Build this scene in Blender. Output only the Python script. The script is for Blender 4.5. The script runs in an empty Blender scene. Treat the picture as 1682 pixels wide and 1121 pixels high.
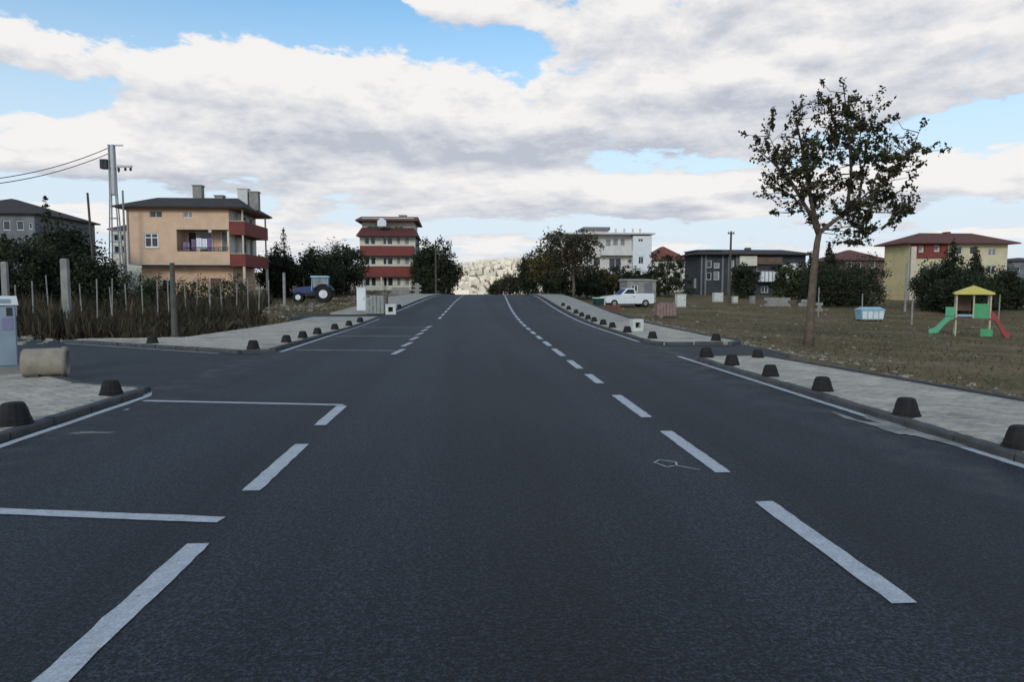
import bpy, math, random
import numpy as np
from mathutils import Vector, Matrix

random.seed(7)
rng = np.random.default_rng(11)
S = bpy.context.scene
COL = S.collection
R = math.radians

# ------------------------------------------------------------------ camera
FPX = 1150.0                                # focal length in pixels of a 1682 px wide picture
YAW, PIT, EYE = math.atan(78 / FPX), math.atan(87 / FPX), 1.6
cam = bpy.data.cameras.new('camera')
cam.sensor_width = 36.0
cam.lens = 36.0 * FPX / 1682
cam.clip_start, cam.clip_end = 0.05, 9000
co = bpy.data.objects.new('camera', cam)
co.location = (0, 0, EYE)
co.rotation_euler = (math.pi / 2 - PIT, 0, -YAW)
COL.objects.link(co)
S.camera = co
S.view_settings.view_transform = 'Standard'
S.view_settings.look = 'None'
S.view_settings.exposure = 0.0
S.view_settings.gamma = 1.0
S.view_settings.use_curve_mapping = False

# ------------------------------------------------------------------ sky
SUN_EL, SUN_AZ = R(24), R(203)              # behind the photographer, a little to the left (azimuth clockwise from the road)
world = bpy.data.worlds.new('World')
S.world = world
world.use_nodes = True
world.cycles.sampling_method = 'MANUAL'
world.cycles.sample_map_resolution = 512
S.cycles.max_bounces = 5
S.cycles.diffuse_bounces = 3
S.cycles.glossy_bounces = 2
S.cycles.use_denoising = True


def build_sky():
    nt = world.node_tree
    N, L = nt.nodes, nt.links
    for n in list(N):
        N.remove(n)

    def link(a, b):
        if isinstance(a, (int, float)):
            b.default_value = a
        elif isinstance(a, tuple):
            b.default_value = a
        else:
            L.new(a, b)

    def m(op, a, b=0.0, c=0.0, clamp=False):
        n = N.new('ShaderNodeMath'); n.operation = op; n.use_clamp = clamp
        link(a, n.inputs[0]); link(b, n.inputs[1]); link(c, n.inputs[2])
        return n.outputs[0]

    def ramp(x, lo, hi, a=0.0, b=1.0, smooth=True):
        n = N.new('ShaderNodeMapRange'); n.interpolation_type = 'SMOOTHSTEP' if smooth else 'LINEAR'
        link(x, n.inputs[0]); n.inputs[1].default_value = lo; n.inputs[2].default_value = hi
        n.inputs[3].default_value = a; n.inputs[4].default_value = b
        return n.outputs[0]

    def mix(f, a, b):
        n = N.new('ShaderNodeMix'); n.data_type = 'RGBA'
        link(f, n.inputs[0]); link(a, n.inputs[6]); link(b, n.inputs[7])
        return n.outputs[2]

    tc = N.new('ShaderNodeTexCoord')
    sep = N.new('ShaderNodeSeparateXYZ'); L.new(tc.outputs['Generated'], sep.inputs[0])
    x, y, z = sep.outputs
    r = m('MAXIMUM', m('SQRT', m('ADD', m('MULTIPLY', x, x), m('MULTIPLY', y, y))), 0.02)
    cx, cy = m('DIVIDE', x, r), m('DIVIDE', y, r)
    az = m('ARCTAN2', x, y)
    t = m('DIVIDE', z, r)

    def vec(a, b, c):
        n = N.new('ShaderNodeCombineXYZ')
        link(a, n.inputs[0]); link(b, n.inputs[1]); link(c, n.inputs[2])
        return n.outputs[0]

    def noise(v, sc, det, rough, dist=0.0):
        n = N.new('ShaderNodeTexNoise'); n.noise_dimensions = '3D'
        L.new(v, n.inputs['Vector']); n.inputs['Scale'].default_value = sc
        n.inputs['Detail'].default_value = det; n.inputs['Roughness'].default_value = rough
        n.inputs['Distortion'].default_value = dist
        return n.outputs[0]

    # the cloud banks of this sky: azimuth, height (tangent of elevation), half widths, amount
    def A(px, py, rx, ry, w):
        return (math.atan((px - 763) / 1150), (473 - py) / 1150, rx / 1150, ry / 1150, w)
    banks = [A(841, 365, 1000, 55, .17), A(330, 178, 170, 58, .55), A(600, 168, 210, 56, .62), A(800, 240, 430, 42, .46), A(1280, 60, 380, 95, .50), A(1540, 150, 230, 60, .38),
             A(60, 140, 120, 30, .52), A(35, 18, 95, 34, .95), A(760, 22, 110, 30, 1.05), A(860, 50, 60, 18, .6), A(470, 295, 420, 26, .34), A(1110, 150, 220, 40, .25),
             A(1060, 318, 330, 24, .40), A(1580, 318, 200, 24, .34), A(300, 395, 330, 26, .16), A(100, 290, 120, 22, .3), A(960, 190, 140, 26, .3),
             A(440, 38, 340, 50, -1.15), A(170, 85, 100, 40, -.6), A(838, 100, 52, 42, -.75), A(190, 205, 60, 26, -.35), A(60, 215, 110, 24, -.5), A(1630, 252, 110, 18, -.5),
             A(1060, 178, 120, 12, -.3), A(1640, 62, 60, 14, -.4), A(1180, 283, 170, 12, -.45), A(1320, 140, 60, 10, -.3), A(60, 335, 150, 16, -.35), A(900, 375, 260, 12, -.4), A(820, 292, 60, 10, -.3), A(1600, 372, 200, 12, -.3)]
    shades = [A(820, 252, 340, 26, .55), A(560, 235, 160, 16, .30), A(1120, 195, 200, 20, .30), A(1560, 205, 230, 24, .42), A(90, 165, 140, 12, .25),
              A(1230, 95, 260, 26, .25), A(1480, 40, 260, 20, .25), A(300, 318, 260, 14, .25), A(1200, 395, 500, 24, .22), A(1000, 345, 240, 12, .2)]

    def vmath(op, a, b=None, c=None):
        n = N.new('ShaderNodeVectorMath'); n.operation = op
        link(a, n.inputs[0])
        if b is not None: link(b, n.inputs[1])
        if c is not None: link(c, n.inputs[2])
        return n.outputs['Value'] if op == 'DOT_PRODUCT' else n.outputs[0]

    def bank_sum(tt, lst):
        acc = 0.0
        p = vec(az, tt, 0.0)
        for a0, t0, sa, st, w in lst:
            q = vmath('MULTIPLY_ADD', p, (.9 / sa, .9 / st, 0.0), (-.9 * a0 / sa, -.9 * t0 / st, 0.0))
            g = m('POWER', 0.3679, vmath('DOT_PRODUCT', q, q))
            acc = m('MULTIPLY_ADD', g, w, acc)
        return acc

    def density(tt):
        lv = m('LOGARITHM', m('ADD', m('MAXIMUM', tt, 0.0), 0.07), 2.718)
        v = vec(cx, cy, m('MULTIPLY', lv, 0.78))
        n1 = noise(v, 8.0, 8, .62, .1)
        n = m('MULTIPLY', m('SUBTRACT', n1, .5), 2.4)
        return m('ADD', m('ADD', n, bank_sum(tt, banks)), CLOUD_BIAS)

    d0 = density(t)
    d1 = density(m('ADD', t, 0.028))
    mask = ramp(d0, -.05, .17)
    lit = m('SUBTRACT', d0, d1)
    shade = m('ADD', m('ADD', m('MULTIPLY', lit, 1.05), 0.74), m('MULTIPLY', bank_sum(t, shades), -.92))
    shade = m('ADD', shade, m('MULTIPLY', m('SUBTRACT', noise(vec(cx, cy, m('MULTIPLY', t, 1.6)), 16, 5, .6), .5), .6), 0.0)
    shade = ramp(shade, 0.0, 1.0, smooth=False)
    K = 10.0
    dark = (.51 * K, .545 * K, .625 * K, 1)
    mid = (.71 * K, .725 * K, .765 * K, 1)
    bright = (.92 * K, .90 * K, .885 * K, 1)
    cloud = mix(ramp(shade, 0.0, .5, smooth=False), dark, mid)
    cloud = mix(ramp(shade, .5, 1.0, smooth=False), cloud, bright)
    sky = N.new('ShaderNodeTexSky'); sky.sky_type = 'NISHITA'; sky.sun_disc = False
    sky.sun_elevation = SUN_EL; sky.sun_rotation = SUN_AZ
    sky.air_density, sky.dust_density, sky.ozone_density = 1.0, 0.6, 1.6
    gain = N.new('ShaderNodeMix'); gain.data_type = 'RGBA'; gain.blend_type = 'MULTIPLY'; gain.inputs[0].default_value = 1
    L.new(sky.outputs[0], gain.inputs[6]); gain.inputs[7].default_value = (SKY_GAIN[0], SKY_GAIN[1], SKY_GAIN[2], 1)
    haze = mix(ramp(t, .02, .50, .0, 1.0), (.72 * K, .81 * K, .90 * K, 1), gain.outputs[2])
    col = mix(m('MULTIPLY', mask, ramp(t, 0.0, .07, .45, 1.0)), haze, cloud)
    bg = N.new('ShaderNodeBackground'); bg.inputs[1].default_value = 0.1
    L.new(col, bg.inputs[0])
    out = N.new('ShaderNodeOutputWorld'); L.new(bg.outputs[0], out.inputs[0])


SKY_GAIN = (1.12, 1.78, 1.93)
CLOUD_BIAS = -0.03
build_sky()
sun = bpy.data.lights.new('sun', 'SUN')
sun.energy, sun.angle, sun.color = 1.3, R(14), (1.0, .93, .83)
so = bpy.data.objects.new('sun', sun)
so.rotation_euler = Vector((-math.sin(SUN_AZ) * math.cos(SUN_EL), -math.cos(SUN_AZ) * math.cos(SUN_EL), -math.sin(SUN_EL))).to_track_quat('-Z', 'Y').to_euler()
so.location = (-20, -30, 60)
COL.objects.link(so)

# ------------------------------------------------------------------ helpers
_F = np.array([math.sin(YAW) * math.cos(PIT), math.cos(YAW) * math.cos(PIT), -math.sin(PIT)])
_R = np.array([math.cos(YAW), -math.sin(YAW), 0.0])
_U = np.cross(_R, _F)


def at(px, py, Y):
    """world X and Z where a survey sight line meets the plane at distance Y"""
    d = _F * FPX + _R * (px - 841) - _U * (py - 560.5)
    k = Y / d[1]
    return d[0] * k, EYE + d[2] * k


def sm(a, b, x):
    t = min(max((x - a) / (b - a), 0), 1)
    return t * t * (3 - 2 * t)


def shift(y):
    if y < 0: return 0.0
    if y < 72: return 1.9 * (y / 72) ** 2
    return 1.9 + (y - 72) * .0528


def hroad(y):
    h = .9 * sm(28, 70, y)
    if y > 74:
        q = min(y, 120) - 74
        h -= .0009 * q * q
        if y > 120: h -= (y - 120) * .083 * math.exp(-max(0, y - 120) / 400)
    return h


def hleft(y):
    return -.06 + .5 * sm(26, 60, y) + .85 * sm(60, 100, y) - 14 * sm(150, 420, y)


def hright(x, y):
    f = -.12 - min(max(x - 8, 0) * .035, .75)
    f *= 1 - sm(36, 60, y)
    return f + .9 * sm(50, 100, y) - 14 * sm(150, 420, y)


def T(x, y):
    u = x - shift(y)
    hr = hroad(y) - .06
    if u < 0:
        return hr + (hleft(y) - hr) * sm(7.5, 12, -u)
    return hr + (hright(x, y) - hr) * sm(6.6, 9.5, u)


class MB:
    """collects faces for one mesh"""
    def __init__(s): s.v, s.f, s.M = [], [], None

    def add(s, vs, fs):
        o = len(s.v)
        if s.M is not None: vs = [tuple(s.M @ Vector(p)) for p in vs]
        s.v += [tuple(p) for p in vs]
        s.f += [tuple(i + o for i in f) for f in fs]
        return s

    def box(s, x0, x1, y0, y1, z0, z1, tx=0.0, ty=0.0):
        vs = [(x0, y0, z0), (x1, y0, z0), (x1, y1, z0), (x0, y1, z0),
              (x0 + tx, y0 + ty, z1), (x1 - tx, y0 + ty, z1), (x1 - tx, y1 - ty, z1), (x0 + tx, y1 - ty, z1)]
        return s.add(vs, [(3, 2, 1, 0), (4, 5, 6, 7), (0, 1, 5, 4), (1, 2, 6, 5), (2, 3, 7, 6), (3, 0, 4, 7)])

    def tube(s, pts, rad, n=8, caps=True):
        pts = [Vector(p) for p in pts]
        vs, fs = [], []
        for i, p in enumerate(pts):
            d = (pts[min(i + 1, len(pts) - 1)] - pts[max(i - 1, 0)]).normalized()
            a = d.cross(Vector((0, 0, 1)) if abs(d.z) < .9 else Vector((1, 0, 0))).normalized()
            b = d.cross(a)
            r_ = rad[i] if isinstance(rad, (list, tuple)) else rad
            for k in range(n):
                th = 2 * math.pi * k / n
                vs.append(p + a * (r_ * math.cos(th)) + b * (r_ * math.sin(th)))
        for i in range(len(pts) - 1):
            for k in range(n):
                fs.append((i * n + k, i * n + (k + 1) % n, (i + 1) * n + (k + 1) % n, (i + 1) * n + k))
        if caps:
            fs.append(tuple(range(n - 1, -1, -1)))
            fs.append(tuple((len(pts) - 1) * n + k for k in range(n)))
        return s.add(vs, fs)

    def lathe(s, prof, n=16, cx=0.0, cy=0.0, wob=0.0):
        vs, fs = [], []
        for r_, z_ in prof:
            for k in range(n):
                th = 2 * math.pi * k / n
                w = 1 + wob * math.sin(3 * th + 7 * z_)
                vs.append((cx + r_ * w * math.cos(th), cy + r_ * w * math.sin(th), z_))
        for i in range(len(prof) - 1):
            for k in range(n):
                fs.append((i * n + k, i * n + (k + 1) % n, (i + 1) * n + (k + 1) % n, (i + 1) * n + k))
        fs.append(tuple(range(n - 1, -1, -1)))
        fs.append(tuple((len(prof) - 1) * n + k for k in range(n)))
        return s.add(vs, fs)

    def prism(s, poly, y0, y1):
        """polygon in x,z (counter-clockwise seen from -y) pushed along y"""
        n = len(poly)
        vs = [(x, y0, z) for x, z in poly] + [(x, y1, z) for x, z in poly]
        fs = [tuple(range(n)), tuple(range(2 * n - 1, n - 1, -1))]
        for i in range(n):
            j = (i + 1) % n
            fs.append((j, i, i + n, j + n))
        return s.add(vs, fs)

    def wall(s, w, h, holes, th=.25):
        """wall in the x,z plane from y=0 to y=th with rectangular openings (x0,x1,z0,z1)"""
        xs = sorted({0, w, *[a for q in holes for a in q[:2]]})
        zs = sorted({0, h, *[a for q in holes for a in q[2:]]})
        for i in range(len(xs) - 1):
            for j in range(len(zs) - 1):
                xm, zm = (xs[i] + xs[i + 1]) / 2, (zs[j] + zs[j + 1]) / 2
                if any(a < xm < b and c < zm < d for a, b, c, d in holes): continue
                a, b, c, d = xs[i], xs[i + 1], zs[j], zs[j + 1]
                s.add([(a, 0, c), (b, 0, c), (b, 0, d), (a, 0, d)], [(0, 1, 2, 3)])
                s.add([(a, th, c), (b, th, c), (b, th, d), (a, th, d)], [(3, 2, 1, 0)])
        for a, b, c, d in holes + [(0, w, 0, h)]:
            vs = [(a, 0, c), (b, 0, c), (b, 0, d), (a, 0, d), (a, th, c), (b, th, c), (b, th, d), (a, th, d)]
            s.add(vs, [(1, 0, 4, 5), (2, 1, 5, 6), (3, 2, 6, 7), (0, 3, 7, 4)])
        return s

    def build(s, name, mat, parent=None, smooth=False, loc=None, rz=0.0):
        me = bpy.data.meshes.new(name)
        me.from_pydata(s.v, [], s.f)
        me.update()
        if smooth: me.polygons.foreach_set('use_smooth', [True] * len(me.polygons))
        me.materials.append(mat)
        o = bpy.data.objects.new(name, me)
        COL.objects.link(o)
        if parent: o.parent = parent
        if loc is not None: o.location = loc
        o.rotation_euler.z = rz
        return o


def quads(name, V, mat, parent=None, col=None):
    """V: (n,4,3) array of quads -> one mesh"""
    V = np.asarray(V, dtype=np.float32)
    n = len(V)
    me = bpy.data.meshes.new(name)
    me.vertices.add(n * 4); me.vertices.foreach_set('co', V.reshape(-1))
    me.loops.add(n * 4); me.loops.foreach_set('vertex_index', np.arange(n * 4, dtype=np.int32))
    me.polygons.add(n)
    me.polygons.foreach_set('loop_start', np.arange(0, n * 4, 4, dtype=np.int32))
    me.polygons.foreach_set('loop_total', np.full(n, 4, dtype=np.int32))
    if col is not None:
        at_ = me.attributes.new('tint', 'FLOAT', 'POINT')
        at_.data.foreach_set('value', np.repeat(np.asarray(col, dtype=np.float32), 4))
    me.update(calc_edges=True)
    me.materials.append(mat)
    o = bpy.data.objects.new(name, me)
    COL.objects.link(o)
    if parent: o.parent = parent
    return o


def tag(o, label=None, cat=None, group=None, kind=None):
    if label: o['label'] = label
    if cat: o['category'] = cat
    if group: o['group'] = group
    if kind: o['kind'] = kind
    return o


def thing(name, label, cat, loc=(0, 0, 0), rz=0.0, group=None):
    o = bpy.data.objects.new(name, None)
    o.empty_display_size = .2
    COL.objects.link(o)
    o.location = loc; o.rotation_euler.z = rz
    return tag(o, label, cat, group)


def dup(o, parent=None, loc=None, rz=None, label=None, group=None, scale=None):
    c = o.copy(); COL.objects.link(c); c.parent = parent
    if loc is not None: c.location = loc
    if rz is not None: c.rotation_euler.z = rz
    if label: c['label'] = label
    if group: c['group'] = group
    if scale: c.scale = (scale, scale, scale)
    for ch in list(o.children): dup(ch, c)
    return c


# ------------------------------------------------------------------ materials
def material(name, c1, c2=None, scale=3.0, detail=4, rough=.85, bump=0.0, bscale=30.0, spec=.3, metal=0.0, lo=.35, hi=.65,
             tint=None, fine=None, c3=None, s3=.5, lo3=.5, hi3=.7, transl=0.0, streak=None, grains=(), dust=False):
    """noise between two colours (world position), optional fine speckle and large patches"""
    m_ = bpy.data.materials.new(name); m_.use_nodes = True
    nt = m_.node_tree; N, L = nt.nodes, nt.links
    b = N['Principled BSDF']
    b.inputs['Roughness'].default_value = rough
    b.inputs['Specular IOR Level'].default_value = spec
    b.inputs['Metallic'].default_value = metal
    geo = N.new('ShaderNodeNewGeometry')

    def noise(sc, det=4):
        n = N.new('ShaderNodeTexNoise'); n.inputs['Scale'].default_value = sc; n.inputs['Detail'].default_value = det
        n.inputs['Roughness'].default_value = .6
        L.new(geo.outputs['Position'], n.inputs['Vector'])
        return n.outputs[0]

    def rng_(x, a, b_, lo_=0.0, hi_=1.0):
        n = N.new('ShaderNodeMapRange'); L.new(x, n.inputs[0])
        n.inputs[1].default_value = a; n.inputs[2].default_value = b_; n.inputs[3].default_value = lo_; n.inputs[4].default_value = hi_
        return n.outputs[0]

    def mixc(f, a, b_, blend='MIX'):
        n = N.new('ShaderNodeMix'); n.data_type = 'RGBA'; n.blend_type = blend
        for v, s_ in ((f, n.inputs[0]), (a, n.inputs[6]), (b_, n.inputs[7])):
            if isinstance(v, tuple): s_.default_value = (*v[:3], 1)
            elif isinstance(v, (int, float)): s_.default_value = v
            else: L.new(v, s_)
        return n.outputs[2]

    col = c1
    if c2: col = mixc(rng_(noise(scale, detail), lo, hi), c1, c2)
    if c3: col = mixc(rng_(noise(s3, 5), lo3, hi3), col, c3)
    if tint:
        a_ = N.new('ShaderNodeAttribute'); a_.attribute_name = 'tint'
        f = rng_(a_.outputs['Fac'], 0, 1, 1 - tint, 1 + tint)
        cc = N.new('ShaderNodeCombineColor')
        for i in range(3): L.new(f, cc.inputs[i])
        col = mixc(1.0, col, cc.outputs[0], 'MULTIPLY')
    def mul(col, x, lo_, hi_, amt):
        f = rng_(x, lo_, hi_, 1 - amt, 1 + amt)
        cc = N.new('ShaderNodeCombineColor')
        for i in range(3): L.new(f, cc.inputs[i])
        return mixc(1.0, col, cc.outputs[0], 'MULTIPLY')
    for sc, amt in grains:
        col = mul(col, noise(sc, 1), .40, .60, amt)
    if streak:
        vm = N.new('ShaderNodeVectorMath'); vm.operation = 'MULTIPLY'
        L.new(geo.outputs['Position'], vm.inputs[0]); vm.inputs[1].default_value = streak[0]
        n_ = N.new('ShaderNodeTexNoise'); n_.inputs['Scale'].default_value = 1.0; n_.inputs['Detail'].default_value = 3
        L.new(vm.outputs[0], n_.inputs['Vector'])
        col = mul(col, n_.outputs[0], .38, .62, streak[1])
    if dust:      # pale grit swept toward both kerbs
        sp = N.new('ShaderNodeSeparateXYZ'); L.new(geo.outputs['Position'], sp.inputs[0])
        ab = N.new('ShaderNodeMath'); ab.operation = 'ABSOLUTE'; L.new(sp.outputs[0], ab.inputs[0])
        k1 = rng_(ab.outputs[0], 3.5, 5.1, 0.0, .75)
        k2 = rng_(noise(2.2, 8), .45, .68)
        mm = N.new('ShaderNodeMath'); mm.operation = 'MULTIPLY'; L.new(k1, mm.inputs[0]); L.new(k2, mm.inputs[1])
        col = mixc(mm.outputs[0], col, (.085, .080, .072))
    if fine:
        sc, amt = fine
        f = rng_(noise(sc, 2), .3, .7, 1 - amt, 1 + amt)
        cc = N.new('ShaderNodeCombineColor')
        for i in range(3): L.new(f, cc.inputs[i])
        col = mixc(1.0, col, cc.outputs[0], 'MULTIPLY')
    if isinstance(col, tuple): b.inputs['Base Color'].default_value = (*col[:3], 1)
    else: L.new(col, b.inputs['Base Color'])
    if bump:
        bp = N.new('ShaderNodeBump'); bp.inputs['Strength'].default_value = bump; bp.inputs['Distance'].default_value = .02
        L.new(noise(bscale, 4), bp.inputs['Height']); L.new(bp.outputs[0], b.inputs['Normal'])
    if transl:
        tr = N.new('ShaderNodeBsdfTranslucent')
        if isinstance(col, tuple): tr.inputs[0].default_value = (*col[:3], 1)
        else: L.new(col, tr.inputs[0])
        mx = N.new('ShaderNodeMixShader'); mx.inputs[0].default_value = transl
        L.new(b.outputs[0], mx.inputs[1]); L.new(tr.outputs[0], mx.inputs[2])
        L.new(mx.outputs[0], N['Material Output'].inputs[0])
    return m_


M = {}
M['asphalt'] = material('asphalt', (.0100, .0135, .0195), (.0145, .0185, .0262), .35, 5, rough=.68, bump=.9, bscale=55, spec=.33, grains=((95, .7), (42, .75), (16, .28)), streak=((.85, .025, 1), .38), dust=True,
                        c3=(.021, .025, .031), s3=.16, lo3=.5, hi3=.75)
M['asphalt_old'] = material('side_asphalt', (.017, .020, .025), (.025, .028, .033), .8, 5, rough=.75, bump=.5, bscale=70, spec=.33, grains=((60, .5), (20, .3)))
M['paint'] = material('white_road_paint', (.44, .46, .49), (.36, .38, .41), 9, 6, rough=.7, bump=.3, bscale=90, fine=(80, .15), c3=(.10, .105, .115), s3=15, lo3=.63, hi3=.75, grains=((60, .10),))
M['thinpaint'] = material('worn_road_paint', (.42, .45, .48), (.24, .26, .29), 5, 6, rough=.7, fine=(120, .3))
M['paver'] = material('paving_blocks', (.43, .39, .33), (.33, .305, .265), 1.3, 5, rough=.9, tint=.16, fine=(90, .18), c3=(.20, .185, .165), s3=.7, lo3=.56, hi3=.74)
M['pavement'] = material('pavement_bed', (.36, .335, .29), (.26, .245, .215), 1.6, 6, rough=.92, bump=.4, bscale=25, fine=(14, .2))
M['kerb'] = material('kerb_concrete', (.085, .085, .085), (.052, .053, .055), 4, 5, rough=.85, bump=.2, fine=(60, .2))
M['cement'] = material('cement_smear', (.30, .29, .27), (.14, .14, .14), 3, 6, rough=.9)
M['ground'] = material('dry_ground', (.172, .116, .066), (.088, .078, .036), .55, 8, rough=.95, bump=.8, bscale=6, spec=.1, fine=(5, .35),
                       c3=(.20, .145, .092), s3=.28, lo3=.52, hi3=.7)
M['hill'] = material('far_hill', (.36, .28, .20), (.27, .21, .15), .01, 6, rough=1, spec=0)
M['stone'] = material('rubble', (.30, .27, .23), (.18, .16, .13), 2, 5, rough=.95, tint=.35)
M['bollard'] = material('black_bollard', (.010, .010, .011), (.022, .019, .017), 9, 5, rough=.8, bump=.4, bscale=60)
M['concrete'] = material('grey_concrete', (.30, .29, .27), (.20, .195, .18), 2.5, 6, rough=.9, bump=.3, bscale=20)
M['concrete_dark'] = material('dark_concrete', (.11, .105, .09), (.07, .07, .055), 3, 6, rough=.9)
M['pale_concrete'] = material('pale_concrete', (.62, .62, .58), (.48, .48, .45), 5, 5, rough=.85)
M['beige'] = material('beige_concrete', (.29, .255, .205), (.20, .175, .14), 4, 6, rough=.9, bump=.4, bscale=18)
M['wood'] = material('old_wood', (.10, .085, .07), (.06, .05, .042), 8, 5, rough=.9)
M['metal'] = material('galvanised_steel', (.36, .37, .38), (.27, .28, .29), 6, 3, rough=.5, metal=.4)
M['wire'] = material('dark_cable', (.03, .03, .03), rough=.6)
M['tan'] = material('peach_render', (.70, .475, .33), (.60, .405, .285), 1.2, 6, rough=.9, bump=.1, c3=(.44, .30, .21), s3=.45, lo3=.55, hi3=.8)
M['tan_trim'] = material('pale_trim', (.60, .52, .42), (.52, .45, .36), 2, 4, rough=.85)
M['red'] = material('red_paint', (.21, .052, .042), (.165, .046, .040), 2, 5, rough=.8)
M['maroon'] = material('maroon_tiles', (.135, .045, .042), (.085, .034, .035), 3, 5, rough=.85)
M['cream'] = material('cream_render', (.66, .62, .52), (.55, .52, .45), 1.5, 5, rough=.9)
M['white_wall'] = material('white_render', (.66, .64, .60), (.54, .52, .50), 1.0, 6, rough=.9, c3=(.60, .50, .47), s3=.3, lo3=.5, hi3=.7)
M['white'] = material('white_paint', (.72, .73, .74), (.64, .65, .66), 3, 4, rough=.6)
M['yellow_wall'] = material('yellow_render', (.62, .50, .26), (.52, .42, .23), 1.0, 6, rough=.9)
M['pale_yellow'] = material('pale_yellow_render', (.62, .55, .36), (.52, .46, .31), 1.0, 6, rough=.9)
M['grey_wall'] = material('grey_render', (.20, .205, .215), (.13, .135, .145), .9, 6, rough=.9)
M['dark_wall'] = material('charcoal_cladding', (.050, .055, .064), (.034, .037, .044), 1.2, 5, rough=.8)
M['brown_wall'] = material('brown_render', (.16, .10, .08), (.11, .075, .06), 1.4, 5, rough=.9)
M['roof_dark'] = material('dark_roof', (.035, .032, .032), (.06, .05, .046), 3, 6, rough=.9, bump=.5, bscale=8)
M['roof_red'] = material('red_tiles', (.22, .075, .052), (.15, .056, .042), 2, 6, rough=.9, bump=.5, bscale=8)
M['roof_brown'] = material('brown_tiles', (.105, .05, .045), (.15, .062, .05), 2, 6, rough=.9, bump=.5, bscale=8)
M['soffit'] = material('soffit_wood', (.28, .14, .08), (.20, .10, .06), 4, 4, rough=.8)
M['glass'] = material('window_glass', (.020, .024, .030), (.045, .050, .055), .9, 3, rough=.08, spec=.5)
M['curtain'] = material('curtained_glass', (.30, .30, .29), (.16, .165, .17), 1.6, 3, rough=.35)
M['interior'] = material('shaded_interior', (.08, .065, .055), (.05, .04, .038), 2, 4, rough=.9)
M['cloth_white'] = material('white_laundry', (.74, .72, .78), rough=.9)
M['cloth_lilac'] = material('lilac_laundry', (.28, .18, .30), (.14, .12, .22), 3, 3, rough=.9)
M['bark'] = material('bark', (.15, .112, .085), (.085, .066, .052), 7, 6, rough=.95, bump=.8, bscale=25)
M['leaf'] = material('olive_leaves', (.024, .029, .012), (.050, .047, .019), 1.6, 4, rough=.7, tint=.45, c3=(.055, .030, .014), s3=.9, lo3=.56, hi3=.72, transl=.15)
M['leaf_dark'] = material('evergreen_leaves', (.014, .020, .009), (.032, .040, .017), 1.0, 4, rough=.8, tint=.5)
M['leaf_mid'] = material('green_leaves', (.024, .036, .014), (.048, .056, .020), 1.1, 4, rough=.8, tint=.5)
M['leaf_autumn'] = material('autumn_leaves', (.040, .044, .014), (.095, .070, .020), .8, 5, rough=.8, tint=.45, c3=(.07, .035, .018), s3=.5, lo3=.55, hi3=.7)
M['leaf_brown'] = material('brown_leaves', (.050, .036, .020), (.028, .030, .014), .8, 5, rough=.8, tint=.45)
M['weed'] = material('dry_weeds', (.052, .040, .024), (.030, .027, .015), .7, 5, rough=.9, tint=.6, c3=(.090, .060, .034), s3=.45, lo3=.58, hi3=.74)
M['grass'] = material('sparse_grass', (.105, .082, .042), (.055, .058, .024), .6, 5, rough=.9, tint=.5, c3=(.13, .095, .055), s3=.35, lo3=.48, hi3=.66)
M['cabinet'] = material('blue_grey_enamel', (.27, .33, .38), (.22, .27, .32), 2.5, 5, rough=.45, spec=.5)
M['sticker_yellow'] = material('yellow_sticker', (.60, .50, .03), rough=.5)
M['lilac_plate'] = material('lilac_plate', (.22, .20, .33), rough=.5)
M['tyre'] = material('tyre_rubber', (.018, .018, .018), rough=.85)
M['blue'] = material('tractor_blue', (.020, .035, .12), (.03, .05, .14), 3, 3, rough=.45, spec=.5)
M['pale_blue'] = material('pale_blue_paint', (.30, .48, .56), (.24, .40, .48), 3, 3, rough=.5)
M['dark_metal'] = material('dark_metal', (.03, .035, .04), rough=.6)
M['green_plastic'] = material('green_plastic', (.045, .26, .10), (.05, .32, .14), 3, 3, rough=.4, spec=.5)
M['mint_plastic'] = material('mint_plastic', (.06, .30, .17), (.09, .38, .22), 3, 3, rough=.4, spec=.5)
M['yellow_plastic'] = material('yellow_plastic', (.62, .52, .10), (.56, .46, .09), 3, 3, rough=.4, spec=.5)
M['red_plastic'] = material('red_plastic', (.30, .035, .030), (.24, .03, .03), 3, 3, rough=.4, spec=.5)
M['steel_post'] = material('cream_steel_post', (.50, .44, .32), rough=.5)
M['brick_pink'] = material('pink_paving_brick', (.30, .20, .18), (.24, .165, .15), 5, 4, rough=.9)
M['brick_red'] = material('red_brick', (.20, .085, .065), (.15, .07, .06), 5, 4, rough=.9)
M['block_grey'] = material('grey_paving_block', (.33, .34, .32), (.26, .27, .255), 5, 4, rough=.9)
M['car_white'] = material('white_car_paint', (.70, .71, .73), (.66, .67, .69), 2, 2, rough=.25, spec=.5)
M['lime'] = material('pale_green_rail', (.42, .60, .38), rough=.5)
M['teal'] = material('dark_teal_plastic', (.012, .035, .045), (.02, .045, .05), 3, 3, rough=.5)
M['town'] = material('sunlit_town_walls', (.92, .82, .66), (.82, .70, .55), .05, 3, rough=.9, tint=.25)

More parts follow.
